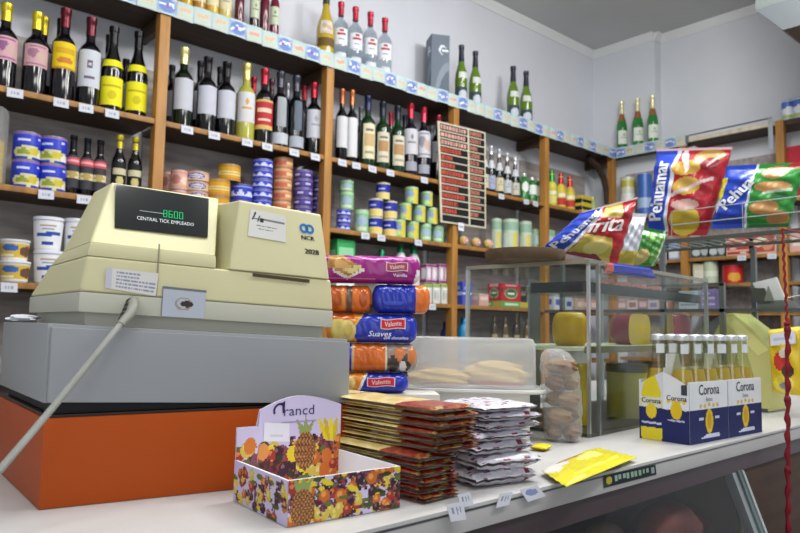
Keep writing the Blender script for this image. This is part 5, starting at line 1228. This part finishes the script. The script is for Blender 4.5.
# ================================================================== BEER SIX-PACKS
k0, kl, kr, kr2 = onZ(690, 445.5), onZ(637, 438.5), onZ(730, 440), onZ(762, 432)
ex = (kr2-k0); LX = ex.length; ex.normalize(); ey = V((-ex.y, ex.x, 0)); LY = (kl-k0).dot(ey)
print('beer', k0, LX, LY)
LY = max(.118, min(.135, LY)); LP = min(.186, LX/2-.002)
NV, CW, CY = '1d2458', 'd8dade', 'd8b81e'
hB = .24
def sixpack(words, o):
    rz = math.atan2(ex.y, ex.x)
    t = thing('beer_carton', words, 'beer carton', o, rz, 'six-pack cartons of beer on the counter')
    hs, hn, hp = .137, .074, .158
    T_ = .003
    def panel(P, W, long):
        p = Pt(CW).rect(0, 0, 1, hn/hs if long else hn/hp, NV)
        return p
    # long front side
    ps = Pt(CW).rect(0, 0, 1, hn/hs, NV).ell(.5, .34, .10, .20, 'd6b41c').ell(.5, .34, .055, .13, 'c29a14').rect(.24, .38, .35, .42, 'c3c6dc').rect(.65, .38, .76, .42, 'c3c6dc').poly([(.25, .06), (.4, .12), (.75, .12), (.78, .06)], 'c3c6dc')
    for q in range(5): ps.ell(.28+.11*q, .60+(.015 if q == 2 else 0), .035, .035, 'd3b258')
    for side in (0, 1):
        yy = 0 if side == 0 else LY
        m = MB().box(0, LP, yy-(0 if side == 0 else T_), yy+(T_ if side == 0 else 0), 0, hs, 'd5d7dc')
        if side == 0:
            m.patch(lambda u, v: V((u*LP, -.0006, v*hs)), 60, 46, ps)
            F = lambda x, y: V((LP*.5+x, -.0012, hs*.86+y))
            m.text('Corona', F, .034, '232a3c', sx=.92, bold=.0004); m.text('Extra', lambda x, y: F(x, y-.0215), .013, '40465a', sx=1.1)
        else: m.patch(lambda u, v: V(((1-u)*LP, LY+.0006, v*hs)), 60, 46, ps)
        m.build('long_side', 'paper', t)
    # end with the raised middle, bottle picture on its far half
    def etop(v):  # v=0 near corner .. 1 far
        return hs-.006 + (hp-hs+.006)*max(0, 1-abs(v-.5)/.42)**.8
    pe = Pt(CW).rect(0, 0, 1, hn/hp, NV).ell(.25, .46, .11, .13, 'd6b41c').rect(.04, .46, .1, .48, 'c3c6dc').rect(.40, .46, .46, .48, 'c3c6dc').rect(.1, .3, .42, .325, 'aeb2d0')
    for q in range(4): pe.ell(.1+.1*q, .585, .04, .03, 'd8bc50')
    for e in (0, 1):
        xx = 0 if e == 0 else LP
        m = MB()
        def Pe(u, v, xx=xx, e=e): return V((xx-(.0006 if e == 0 else -.0006), (1-u)*LY if e == 0 else u*LY, v*etop((1-u) if e == 0 else u)))
        # bottle picture: u=0 is the far edge on the visible end
        bp = [(.08, .0), (.92, .0), (.95, .45), (.90, .70), (.70, .92), (.66, 1.2), (.34, 1.2), (.30, .92), (.10, .70), (.05, .45)]
        def pp(u, v):
            w = 1-u if e == 0 else u          # w=0 near corner
            z = v*etop(w)/hp
            if w > .5:
                uu = (1-w)/.5 if True else 0
                c = Pt('c9cdd8').rect(0, 0, 1, hn/hp, NV).poly(bp, 'd6c42a').rect(.0, .18, 1, .47, NV).rect(.08, .47, .92, .62, 'cfd0c0').ell(.5, .42, .22, .11, 'd9bc2a').rect(.1, .23, .9, .26, 'b9bdd8')(uu, z)
                return c
            return pe(w, z)
        m.patch(Pe, 64, 60, pp)
        m.patch(lambda u, v: Pe(u, v)+V((.002 if e == 0 else -.002, 0, 0)), 20, 2, 'd0d2d6', flip=True)
        if e == 0:
            G = lambda x, y: V((-.0013, LY*.24-x, hp*.63+y)); m.text('Corona', G, .0165, '2a3040', sx=.95, bold=.0003)
            G2 = lambda x, y: V((-.0013, LY*.75-x, hp*.565+y)); m.text('Corona', G2, .0165, '2a3040', sx=.95, bold=.0003)
            m.poly([V((-.0013, .018, .108)), V((-.0013, .004, .108)), V((-.0013, .004, .132)), V((-.0013, .018, .130))], '3a3f4c')
        m.build('end_panel', 'paper', t)
    MB().box(T_, LP-T_, T_, LY-T_, .001, .003, 'b9a988').build('carton_floor', 'paper', t)
    mm = MB().box(T_, LP-T_, LY/2-.001, LY/2+.001, .003, hs+.03, 'd6d8dc').hexa([V(q) for q in ((.012, LY/2-.001, hs+.03), (LP*.45, LY/2-.001, hs+.03), (LP*.45, LY/2+.001, hs+.03), (.012, LY/2+.001, hs+.03), (.015, LY/2-.001, hs+.062), (LP*.38, LY/2-.001, hs+.062), (LP*.38, LY/2+.001, hs+.062), (.015, LY/2+.001, hs+.062))], 'd9dbe0')
    mm.build('handle_divider', 'paper', t)
    return t
k0.z = 1.0006
sixpack('front white and navy beer six-pack carton with bottle picture on its end', k0)
kb = k0 + ex*(LP+.004); kb.z = 1.0006
sixpack('white and navy beer six-pack carton further right along the counter edge', kb)
pfb = [(0, .004), (.0245, 0), (.0275, .004), (.0275, .120), (.0255, .140), (.020, .165), (.0145, .185), (.0130, .205), (.0125, .228), (.0140, .229), (.0140, .236), (0, .237)]
proto = None
for pk_i, base in enumerate((k0, kb)):
    for r_ in range(2):
        for q in range(3):
            loc = base + ex*(.031+.0615*q*(LP-.062)/.123) + ey*(.0318 + (LY-.0636)*r_); loc.z = 1.0045
            wd = 'beer bottle, ' + ('front row' if r_ == 0 else 'back row') + ', ' + ['left', 'middle', 'right'][q] + ' in the ' + ('left' if pk_i == 0 else 'right') + ' six-pack'
            if proto is None:
                proto = thing('beer_bottle', wd, 'bottle', loc, 0, 'beer bottles in the six-packs')
                MB().lathe(pfb, 'e9ecdd', 20).build('bottle_body', 'clear', proto)
                MB().lathe([(0, .004), (.0255, .005), (.0255, .118), (.0235, .140), (.0190, .160), (0, .160)], 'c2a01c', 18).build('beer', 'gloss', proto)
                MB().lathe([(.0150, .226), (.0158, .229), (.0150, .238), (.011, .2405), (0, .241)], 'dfe2e6', 18).build('crown_cap', 'foil', proto)
                m = MB(); Fn = lambda u, v: V(((.0205-.0062*v)*math.sin((u-.5)*2.4), -(.0205-.0062*v)*math.cos((u-.5)*2.4), .164+.022*v))
                m.patch(lambda u, v: V((.0142*math.sin((u-.5)*2.6), -.0142*math.cos((u-.5)*2.6), .196+.022*v)), 10, 4, Pt('cfd4da').rect(.2, .4, .8, .6, 'a8b0bc')).build('neck_label', 'paper', proto)
            else: dup(proto, loc, random.uniform(-.4, .4), wd)

# ================================================================== WIRE RACK, SCALE, SLICER
rk = thing('shelf_rack', 'grey metal rack with glass shelves holding chip bags behind the beer', 'rack', (2.42, 1.2, 1.0))
RX0, RX1, RZ = 2.30, 2.56, (1.326, 1.412, 1.572)
for (x, y) in ((RX0, .995), (RX0, 1.20), (RX1, .995), (RX1, 1.62), (RX0, 1.62)):
    part(MB().box(x-.008, x+.008, y-.008, y+.008, .9998 if True else 0, RZ[1] if (x, y) == (RX0, .995) else RZ[2]-.02, '7d8280'), 'post', 'metal', rk)
for z, nm in zip(RZ[:2], ('glass_shelf', 'glass_shelf')):
    ya_ = .70 if z < 1.4 else .985
    part(MB().box(RX0, RX1, ya_, 1.70, z-.006, z, 'e4ece8'), nm, 'glass', rk)
    part(MB().box(RX0-.008, RX0, ya_, 1.70, z-.008, z+.003, '6d7270'), 'shelf_rail', 'metal', rk)
m = MB().box(RX0-.012, RX0-.004, .66, 1.66, RZ[2]-.014, RZ[2]-.0005, '4a4843').box(RX1-.006, RX1, .66, 1.66, RZ[2]-.012, RZ[2]-.0005, '55534e')
for k in range(26): m.tube([(RX0-.006, .665+.0395*k, RZ[2]-.004), (RX1-.002, .665+.0395*k, RZ[2]-.004)], .0022, '6d6c66', 6)
part(m, 'wire_shelf', 'paintmetal', rk)
m = MB()
for z in (1.62, 1.667):
    m.tube([(RX0-.01, 1.16, z), (RX0-.01, .69, z+.002), (RX1, .69, z+.002)], .0017, '9a9f9f', 6)
for y in (.69, .92, 1.16): m.tube([(RX0-.01, y, RZ[2]-.004), (RX0-.01, y, 1.668)], .0017, '8a8f8f', 6)
part(m, 'wire_guard', 'paintmetal', rk)
m = MB()
m.tube([(RX0+.02, .70, 1.50), (RX0+.02, .60, 1.50), (RX0+.02, .59, 1.46), (RX0+.01, .60, 1.40)], .003, '8f8f8c', 6)
m.tube([(RX0+.02, .70, 1.46), (RX0+.02, .62, 1.40), (RX0+.01, .60, 1.34)], .0025, '8a8a86', 6)
part(m, 'hook', 'paintmetal', rk)
def onrack(px, py): return onX(px, py, RX0+.03)
# packs and scale on the lower rack shelf
for i, (pa, pb_, yt, c, c2, wd) in enumerate(((678, 699, 291, 'c3c9d2', '8f9ab0', 'white and pale blue packet on the rack shelf above the beer'), (701, 717, 289, '8f80b4', 'c4bcd6', 'lilac packet on the rack shelf beside the rack post'))):
    Y = Y_at((pa+pb_)/2, RX0+.03, RZ[0]); w = abs(Y_at(pa, RX0+.03, RZ[0])-Y_at(pb_, RX0+.03, RZ[0]))*.92
    carton('packet', wd, 'packet', 'packets on the rack shelf', (RX0+.03, Y, RZ[0]+.0008), w, .06, Z_at(yt, RX0+.03, Y)-RZ[0], Pt(c).rect(.1, .2, .9, .3, c2).rect(.1, .5, .9, .62, c2).rect(.1, .75, .6, .85, c2), rz=-math.pi/2, base=c)
Y0_ = Y_at(772, RX0+.06, RZ[0])
t = thing('weighing_scale', 'grey shop scale with white tilted back plate on the rack shelf', 'scale', (RX0+.12, Y0_+.03, RZ[0]+.0008))
sc_pts = [(748, 284), (768, 279), (777, 276), (780, 290), (786, 306), (764, 309), (757, 309)]
def ex_poly(pts, X, dx, col, root, name, kind, bevel=.003):
    w = [onX(x, y, X) for x, y in pts]; m = MB().prism(w, (0, 0, 0), (dx, 0, 0), col); return part(m, name, kind, root, bevel=bevel)
def clampz(pts, X, zmin): return pts
hz_ = RZ[0]+.001
w = [V((RX0+.05, Y_at(px, RX0+.05, hz_), 0)) for px in (757, 786)]
part(MB().box(RX0+.05, RX0+.15, w[1].y, w[0].y, hz_, hz_+.03, '5d625c'), 'scale_base', 'plastic', t, bevel=.006)
def SP(px, py, X=RX0+.055): return onX(px, py, X)
part(MB().prism([SP(762, 300), SP(786, 302), SP(776, 277), SP(752, 283)], (0, 0, 0), (.012, 0, 0), 'c3c6c4'), 'back_plate', 'plastic', t, bevel=.003)
part(MB().prism([SP(757, 303, RX0+.048), SP(770, 303, RX0+.048), SP(764, 288, RX0+.048), SP(749, 288, RX0+.048)], (0, 0, 0), (.006, 0, 0), '3c4038'), 'dark_keypad', 'plastic', t)
part(MB().prism([SP(764, 301, RX0+.046), SP(774, 301, RX0+.046), SP(768, 286, RX0+.046)], (0, 0, 0), (.005, 0, 0), '6f7566'), 'display_pod', 'plastic', t)
# slicer housing under the rack
sX = 2.36
t = thing('meat_slicer', 'pale yellow green slanted meat slicer housing behind the beer bottles', 'slicer', (sX+.08, Y_at(735, sX, 1.1), 1.0))
pz = [onX(x, y, sX) for x, y in ((704, 352), (724, 314), (733, 313), (752, 328), (771, 348), (769, 390))]
yb0, yb1 = pz[5].y, Y_at(702, sX, 1.05)
poly = [V((sX, yb1, 1.003))] + [V((sX, p_.y, min(p_.z, 1.318))) for p_ in pz[:5]] + [V((sX, yb0, 1.003))]
part(MB().prism(poly, (0, 0, 0), (.15, 0, 0), 'c5c07a'), 'housing', 'casing', t, bevel=.008)
ps = [V((sX-.001, p_.y, p_.z)) for p_ in (onX(722, 318, sX), onX(733, 316, sX), onX(769, 350, sX), onX(758, 356, sX))]
part(MB().poly(ps[::-1], 'dcd88e'), 'bright_edge', 'casing', t)
t2p = [onX(x, y, sX+.02) for x, y in ((690, 348), (700, 330), (718, 316), (722, 326), (708, 348))]
part(MB().prism(t2p, (0, 0, 0), (.03, 0, 0), '8b9196'), 'blade_guard', 'metal', t, bevel=.002)
part(MB().box(sX+.0, sX+.16, yb0+.005, yb1+.05, 1.0008, 1.012, '6b6f6c'), 'base', 'metal', t)

# ================================================================== CHIP BAGS
def chipbag(words, P0, nrm, c4, thick, paint, text=None, foot=None, nu=90, nv=72, wr=.15, name='chip_bag', group='bags of chips above the glass case', back='c3c6cc', zmin=None):
    w = [onPl(x, y, P0, nrm) for x, y in c4]      # BL, BR, TR, TL
    if zmin:
        for q in w: q.z = max(q.z, zmin)
    c = sum(w, V((0, 0, 0)))/4; base = V((c.x, c.y, min(q.z for q in w)))
    n = ((w[1]-w[0]).cross(w[3]-w[0])).normalized()
    if n.dot(CAM-c) < 0: n = -n
    t = thing(name, words, 'bag of chips', base, 0, group)
    def F(u, v, z): return w[0].lerp(w[1], u).lerp(w[3].lerp(w[2], u), v) + n*z
    m = MB()
    def hgt(u, v):
        b = max(0, 1-(2*u-1)**4); e = min(v, 1-v)/.09; a = 0 if e < .8 else min(1, (e-.8)/2.2); a = math.sin(a*1.5708)
        return a*b**.6
    for side in (1, -1):
        def P(u, v, side=side):
            k = 1+wr*math.sin(u*17+v*13)*math.sin(v*21-u*6)
            z = side*(.002+thick/2*hgt(u, v)*k); pin = .02*math.sin(v*31)*(1 if min(u, 1-u) < .04 else 0)
            return F(min(1, max(0, u+pin*.5)), v, z)
        m.patch(P, nu, nv, (lambda u, v: paint(u, v)) if side > 0 else back, flip=(side < 0) ^ (((w[1]-w[0]).cross(w[3]-w[0])).dot(n) < 0))
    part(m, 'bag_film', 'film', t)
    if text:
        for (tx_, u0, v0, size, rot, sx, col) in text:
            W_, H__ = (w[1]-w[0]).length, (w[3]-w[0]).length
            def FT(x, y): u, v = u0+x/W_, v0+y/H__; k = 1+wr*math.sin(u*17+v*13)*math.sin(v*21-u*6); return F(u, v, .0075+thick/2*hgt(u, v)*k)
            part(MB().text(tx_, FT, size, col, sx=sx, rot=rot, bold=size*.03), 'lettering', 'paper', t)
    return t
NB = -V((CF.x, CF.y, 0)).normalized()
zt = gz1+.0112
b1 = onZ(585, 266, zt)
bagp = lambda: None
pA = Pt('b0232c').poly([(0, 0), (.26, 0), (.36, 1), (0, 1)], '2440b4').poly([(.26, 0), (.31, 0), (.41, 1), (.36, 1)], 'd9dae2').poly([(.33, .0), (.9, 0), (.78, .34), (.36, .40)], 'c2ac52').poly([(.44, .72), (.78, .68), (.74, 1), (.45, 1)], 'cdb866').ell(.62, .18, .16, .12, 'd6c478').rect(0, .97, 1, 1, 'd8c8c8').poly([(.3, 0), (.8, 0), (.7, .08), (.32, .06)], '7a1a24')
chipbag('red, gold and blue chip bag lying on the left of the glass case top', b1, NB, ((541, 249), (617, 264), (638, 197), (582, 212)), .07, pA,
        [('Pehuamar', .20, .5, .040, math.radians(72), .85, 'e8eaf2'), ('frita', .60, .56, .060, math.radians(5), 1.1, 'e4dede')])
b2 = b1 + V((CF.x, CF.y, 0)).normalized()*.09
chipbag('silver backed chip bag with gold base right of the red gold bag', b2, NB, ((607, 266), (633, 267), (647, 214), (630, 213)), .05, Pt('c3c6d0').rect(0, 0, 1, .28, 'c4ac4a').poly([(.2, .3), (.6, .9), (.7, .9), (.35, .3)], 'dcdee6').rect(0, .96, 1, 1, 'c8c4c4'))
chipbag('green chip bag with cracker picture under the upright blue bag', b2+V((CF.x, CF.y, 0)).normalized()*.07, NB, ((628, 268), (655, 266), (668, 232), (640, 226)), .05, Pt('3f8a3a').ell(.3, .25, .25, .2, 'c9b070').ell(.75, .3, .18, .2, '66a04a').ell(.5, .75, .3, .12, '7ab060').rect(0, .9, 1, 1, '2c6a30').rect(.85, 0, .92, 1, 'b9d0b0'))
# blue packet draped over the front edge of the case
t_ = chipbag('flat blue packet drooping over the glass case edge below the green bag', gp(.2, -.012, 0), -GY, ((604, 273), (656, 279), (650, 268), (606, 262)), .012, Pt('2136a4').rect(0, 0, .12, 1, 'b05a50').rect(.7, .3, 1, .5, '3c50b4'), name='snack_packet', group='snack packets on the glass case')
PR = V((RX0+.085, .95, 0))
NR = (V((-1, -.12, 0))).normalized()
pB = Pt('a81e2c').rect(0, 0, .33, 1, '2644b6').poly([(.30, 0), (.36, 0), (.36, 1), (.30, 1)], 'd6dae4').ell(.62, .16, .24, .16, 'c6a838').ell(.56, .55, .2, .10, 'c9a24a').ell(.5, .76, .2, .09, 'c2983c').ell(.75, .9, .2, .08, 'a8823a').ell(.8, .8, .12, .08, '7a1420').poly([(.36, .93), (.52, .7), (.56, .75), (.42, 1)], 'dcd6d6').poly([(.36, .42), (.9, .62), (.9, .66), (.36, .47)], 'd6c0c0').ell(.6, .34, .2, .06, 'cfa8a0').rect(0, .97, 1, 1, 'cfa8b0')
chipbag('large upright blue, red and gold chip bag with vertical lettering on the rack', PR, NR, ((647, 236), (707, 235.5), (733, 147), (657, 149)), .075, pB,
        [('Pehuamar', .165, .50, .068, math.radians(90), .80, 'e9ecf4')], zmin=RZ[2]+.001)
pC = Pt('2f8a36').poly([(0, 0), (.44, 0), (.40, 1), (0, 1)], '2444b4').poly([(.44, 0), (.47, 0), (.43, 1), (.40, 1)], 'd4d8e2').ell(.68, .85, .16, .11, 'b98a54').ell(.7, .62, .22, .08, 'c9945a').ell(.66, .30, .18, .11, 'b98850').ell(.85, .14, .14, .11, 'b07c46').rect(.5, 0, 1, .06, '1f5a2a').poly([(.6, .5), (.95, .55), (.95, .6), (.6, .54)], 'b8d0b4').ell(.82, .45, .1, .07, '1f6a2c').ell(.9, .95, .1, .05, 'a8302c').poly([(.0, .45), (.07, .45), (.09, .8), (.0, .78)], 'd6cf2a').rect(.0, .25, .05, .45, 'd0d4dc')
chipbag('blue and green chip bag with cracker pictures at the right end of the rack', PR+V((-.02, -.05, 0)), NR, ((711, 229), (789, 227), (806, 162), (727, 166)), .065, pC,
        [('Pehua', .27, .52, .060, math.radians(52), .8, 'e4e8f0')], zmin=RZ[2]+.001)

# ================================================================== HANGING THINGS AT THE RIGHT
hx = RX0-.012
yp_ = [onX(x, y, hx) for x, y in ((773, 392), (801, 396), (803, 326), (768, 330))]
def paintY(u, v):
    return Pt('d9b81e').ell(.45, .15, .35, .14, 'e2cc4a').ell(.4, .5, .25, .16, 'b8342c').ell(.5, .62, .16, .08, 'e0d8c8').ell(.6, .35, .2, .1, '3c3428').rect(.0, .95, 1, 1, 'e6d85a').ell(.5, .12, .2, .06, '8a8c94')(u, v)
t = thing('candy_packet', 'yellow packet with white price label hanging from the rack at the right', 'packet', ((yp_[0]+yp_[1])/2))
m = MB()
PY_ = Pt('d9b81e').ell(.45, .15, .35, .14, 'e2cc4a').ell(.4, .5, .25, .16, 'b8342c').ell(.5, .62, .16, .08, 'e0d8c8').ell(.6, .35, .2, .1, '3c3428').rect(.0, .95, 1, 1, 'e6d85a').ell(.5, .12, .2, .06, '8a8c94')
for sd in (1, -1):
    def P(u, v, sd=sd):
        q = yp_[0].lerp(yp_[1], u).lerp(yp_[3].lerp(yp_[2], u), v); b = max(0, 1-(2*u-1)**2)**.5*max(0, 1-(2*v-1)**6); return q + V((-sd*(.001+.014*b*(1+.2*math.sin(u*9+v*14))), 0, 0))
    m.patch(P, 24, 40, PY_, flip=(sd < 0))
pkb = part(m, 'packet_body', 'film', t)
lq = [onX(x, y, hx-.017) for x, y in ((770.5, 346), (796, 343.5), (795, 331), (770, 334))]
m = MB().patch(lambda u, v: lq[0].lerp(lq[1], u).lerp(lq[3].lerp(lq[2], u), v), 16, 8, Pt('d6d8e4').rect(.15, .35, .85, .65, 'b9bdcc'))
part(m, 'price_label', 'paper', t)
part(MB().tube([V((hx+.006, (yp_[2].y+yp_[3].y)/2, yp_[2].z-.004)), V((hx+.004, (yp_[2].y+yp_[3].y)/2-.002, 1.36)), V((hx+.02, .615, 1.395))], .0015, 'c9c9c9', 6), 'hanging_wire', 'metal', t)
xc = 1.93
cpts = [onX(782.5, 229, xc), onX(784, 262, xc), onX(786, 300, xc), onX(787.5, 330, xc), onX(787.5, 400, xc), onX(788, 470, xc), onX(788, 545, xc)]
t = thing('knotted_rope', 'knotted red cord hanging from the rack down past the counter edge', 'rope', cpts[-1])
m = MB(); pts = []; rs = []
for i in range(81):
    f_ = i/80*6; a = min(5, int(f_)); q = cpts[a].lerp(cpts[a+1], f_-a); th = .0032 if f_ < 2.6 else .0062
    th *= 1 + (.35*math.sin(i*1.9) if f_ > 2.6 else .12*math.sin(i*1.3)); pts.append(q+V((0, .0018*math.sin(i*1.7), 0))); rs.append(th)
m.tube(pts, rs, '7d1722', 8)
for a in (3, 4, 5): m.ico(cpts[a], .0085, '6e1520', (1, 1, 1.5), seg=10, rings=8)
part(m, 'cord_strand', 'rubber', t)
part(MB().tube([cpts[0], cpts[0]+V((.16, .02, .012)), V((RX0-.006, .71, RZ[2]-.017))], .003, '7a2a2a', 6), 'cord_loop', 'rubber', t)
# ================================================================== CEILING UNIT
hc = onZ(783, 30, 2.9); hA = V((1, 0, 0)); zc1 = 3.06
o2_ = onZ(757, 11, zc1)
fxw = .7; fyw = .9
t = thing('ceiling_hood', 'grey metal ventilation hood hanging at the top right corner', 'hood', (hc.x+.35, hc.y-.45, 2.9))
bot = [V((hc.x, hc.y, 2.9)), V((hc.x, hc.y-fyw, 2.9)), V((hc.x+fxw, hc.y-fyw, 2.9)), V((hc.x+fxw, hc.y, 2.9))]
topv = [V((o2_.x-.02, o2_.y, zc1)), V((o2_.x-.02, hc.y-fyw-.1, zc1)), V((hc.x+fxw+.1, hc.y-fyw-.1, zc1)), V((hc.x+fxw+.1, o2_.y, zc1))]
part(MB().hexa([bot[1], bot[2], bot[3], bot[0], topv[1], topv[2], topv[3], topv[0]], '555b5f'), 'hood_body', 'paintmetal', t)
part(MB().poly([b_+V((0, 0, -.001)) for b_ in bot], '5a5648'), 'underside_grille', 'paintmetal', t)
part(MB().box(topv[0].x, topv[2].x, topv[1].y, topv[0].y, zc1+.0005, 3.6615, '5f6564'), 'duct', 'paintmetal', t)

# ================================================================== LIGHT, CAMERA
def area(name, loc, rot, sx, sy, e, col=(1, 1, 1)):
    l = bpy.data.lights.new(name, 'AREA'); l.shape = 'RECTANGLE'; l.size = sx; l.size_y = sy; l.energy = e; l.color = col
    o = bpy.data.objects.new(name, l); COL.objects.link(o); o.location = loc; o.rotation_euler = rot; return o
for (lx, ly, le) in ((.3, .9, 17), (1.7, 1.0, 22), (3.0, 1.2, 30), (2.4, -.5, 30), (.7, -.8, 22)):
    area('ceiling_tube_light', (lx, ly, 3.64), (0, 0, 0), 1.3, .4, le, (1, .99, .97))
for (lx, ly, le) in ((.2, 1.0, 34), (1.9, 1.0, 28), (2.9, 1.0, 48), (2.7, -.5, 48)):  # unseen point fills, added to brighten ceiling and walls like tube spill
    l = bpy.data.lights.new('ceiling_fill_light', 'POINT'); l.energy = le; l.shadow_soft_size = .16; l.color = (1, .99, .97)
    o = bpy.data.objects.new('ceiling_fill_light', l); COL.objects.link(o); o.location = (lx, ly, 3.30)
# daylight through the shop front behind the customer
o = area('shop_window_light', (-1.3, -1.2, 1.9), (0, 0, 0), 1.6, 2.2, 20, (.93, .97, 1))
d = V((1.8, 2.4, 1.7))-V(o.location); o.rotation_euler = d.to_track_quat('-Z', 'Y').to_euler()
W_ = bpy.data.worlds.new('shop_surroundings'); SC.world = W_; W_.use_nodes = True
bg = W_.node_tree.nodes['Background']; bg.inputs['Color'].default_value = (.92, .96, 1, 1); bg.inputs['Strength'].default_value = .42
cam = bpy.data.cameras.new('camera'); co = bpy.data.objects.new('camera', cam); COL.objects.link(co)
cam.sensor_width = 36; cam.lens = FPX/800*36; cam.clip_start = .02
Mx = Matrix((CR, CU, -CF)).transposed().to_4x4(); Mx.translation = CAM; co.matrix_world = Mx
cam.dof.use_dof = True; cam.dof.focus_distance = 1.25; cam.dof.aperture_fstop = 7.0
SC.camera = co
SC.cycles.transparent_max_bounces = 40
SC.view_settings.view_transform = 'Standard'; SC.view_settings.look = 'None'; SC.view_settings.gamma = 1; SC.view_settings.exposure = 0
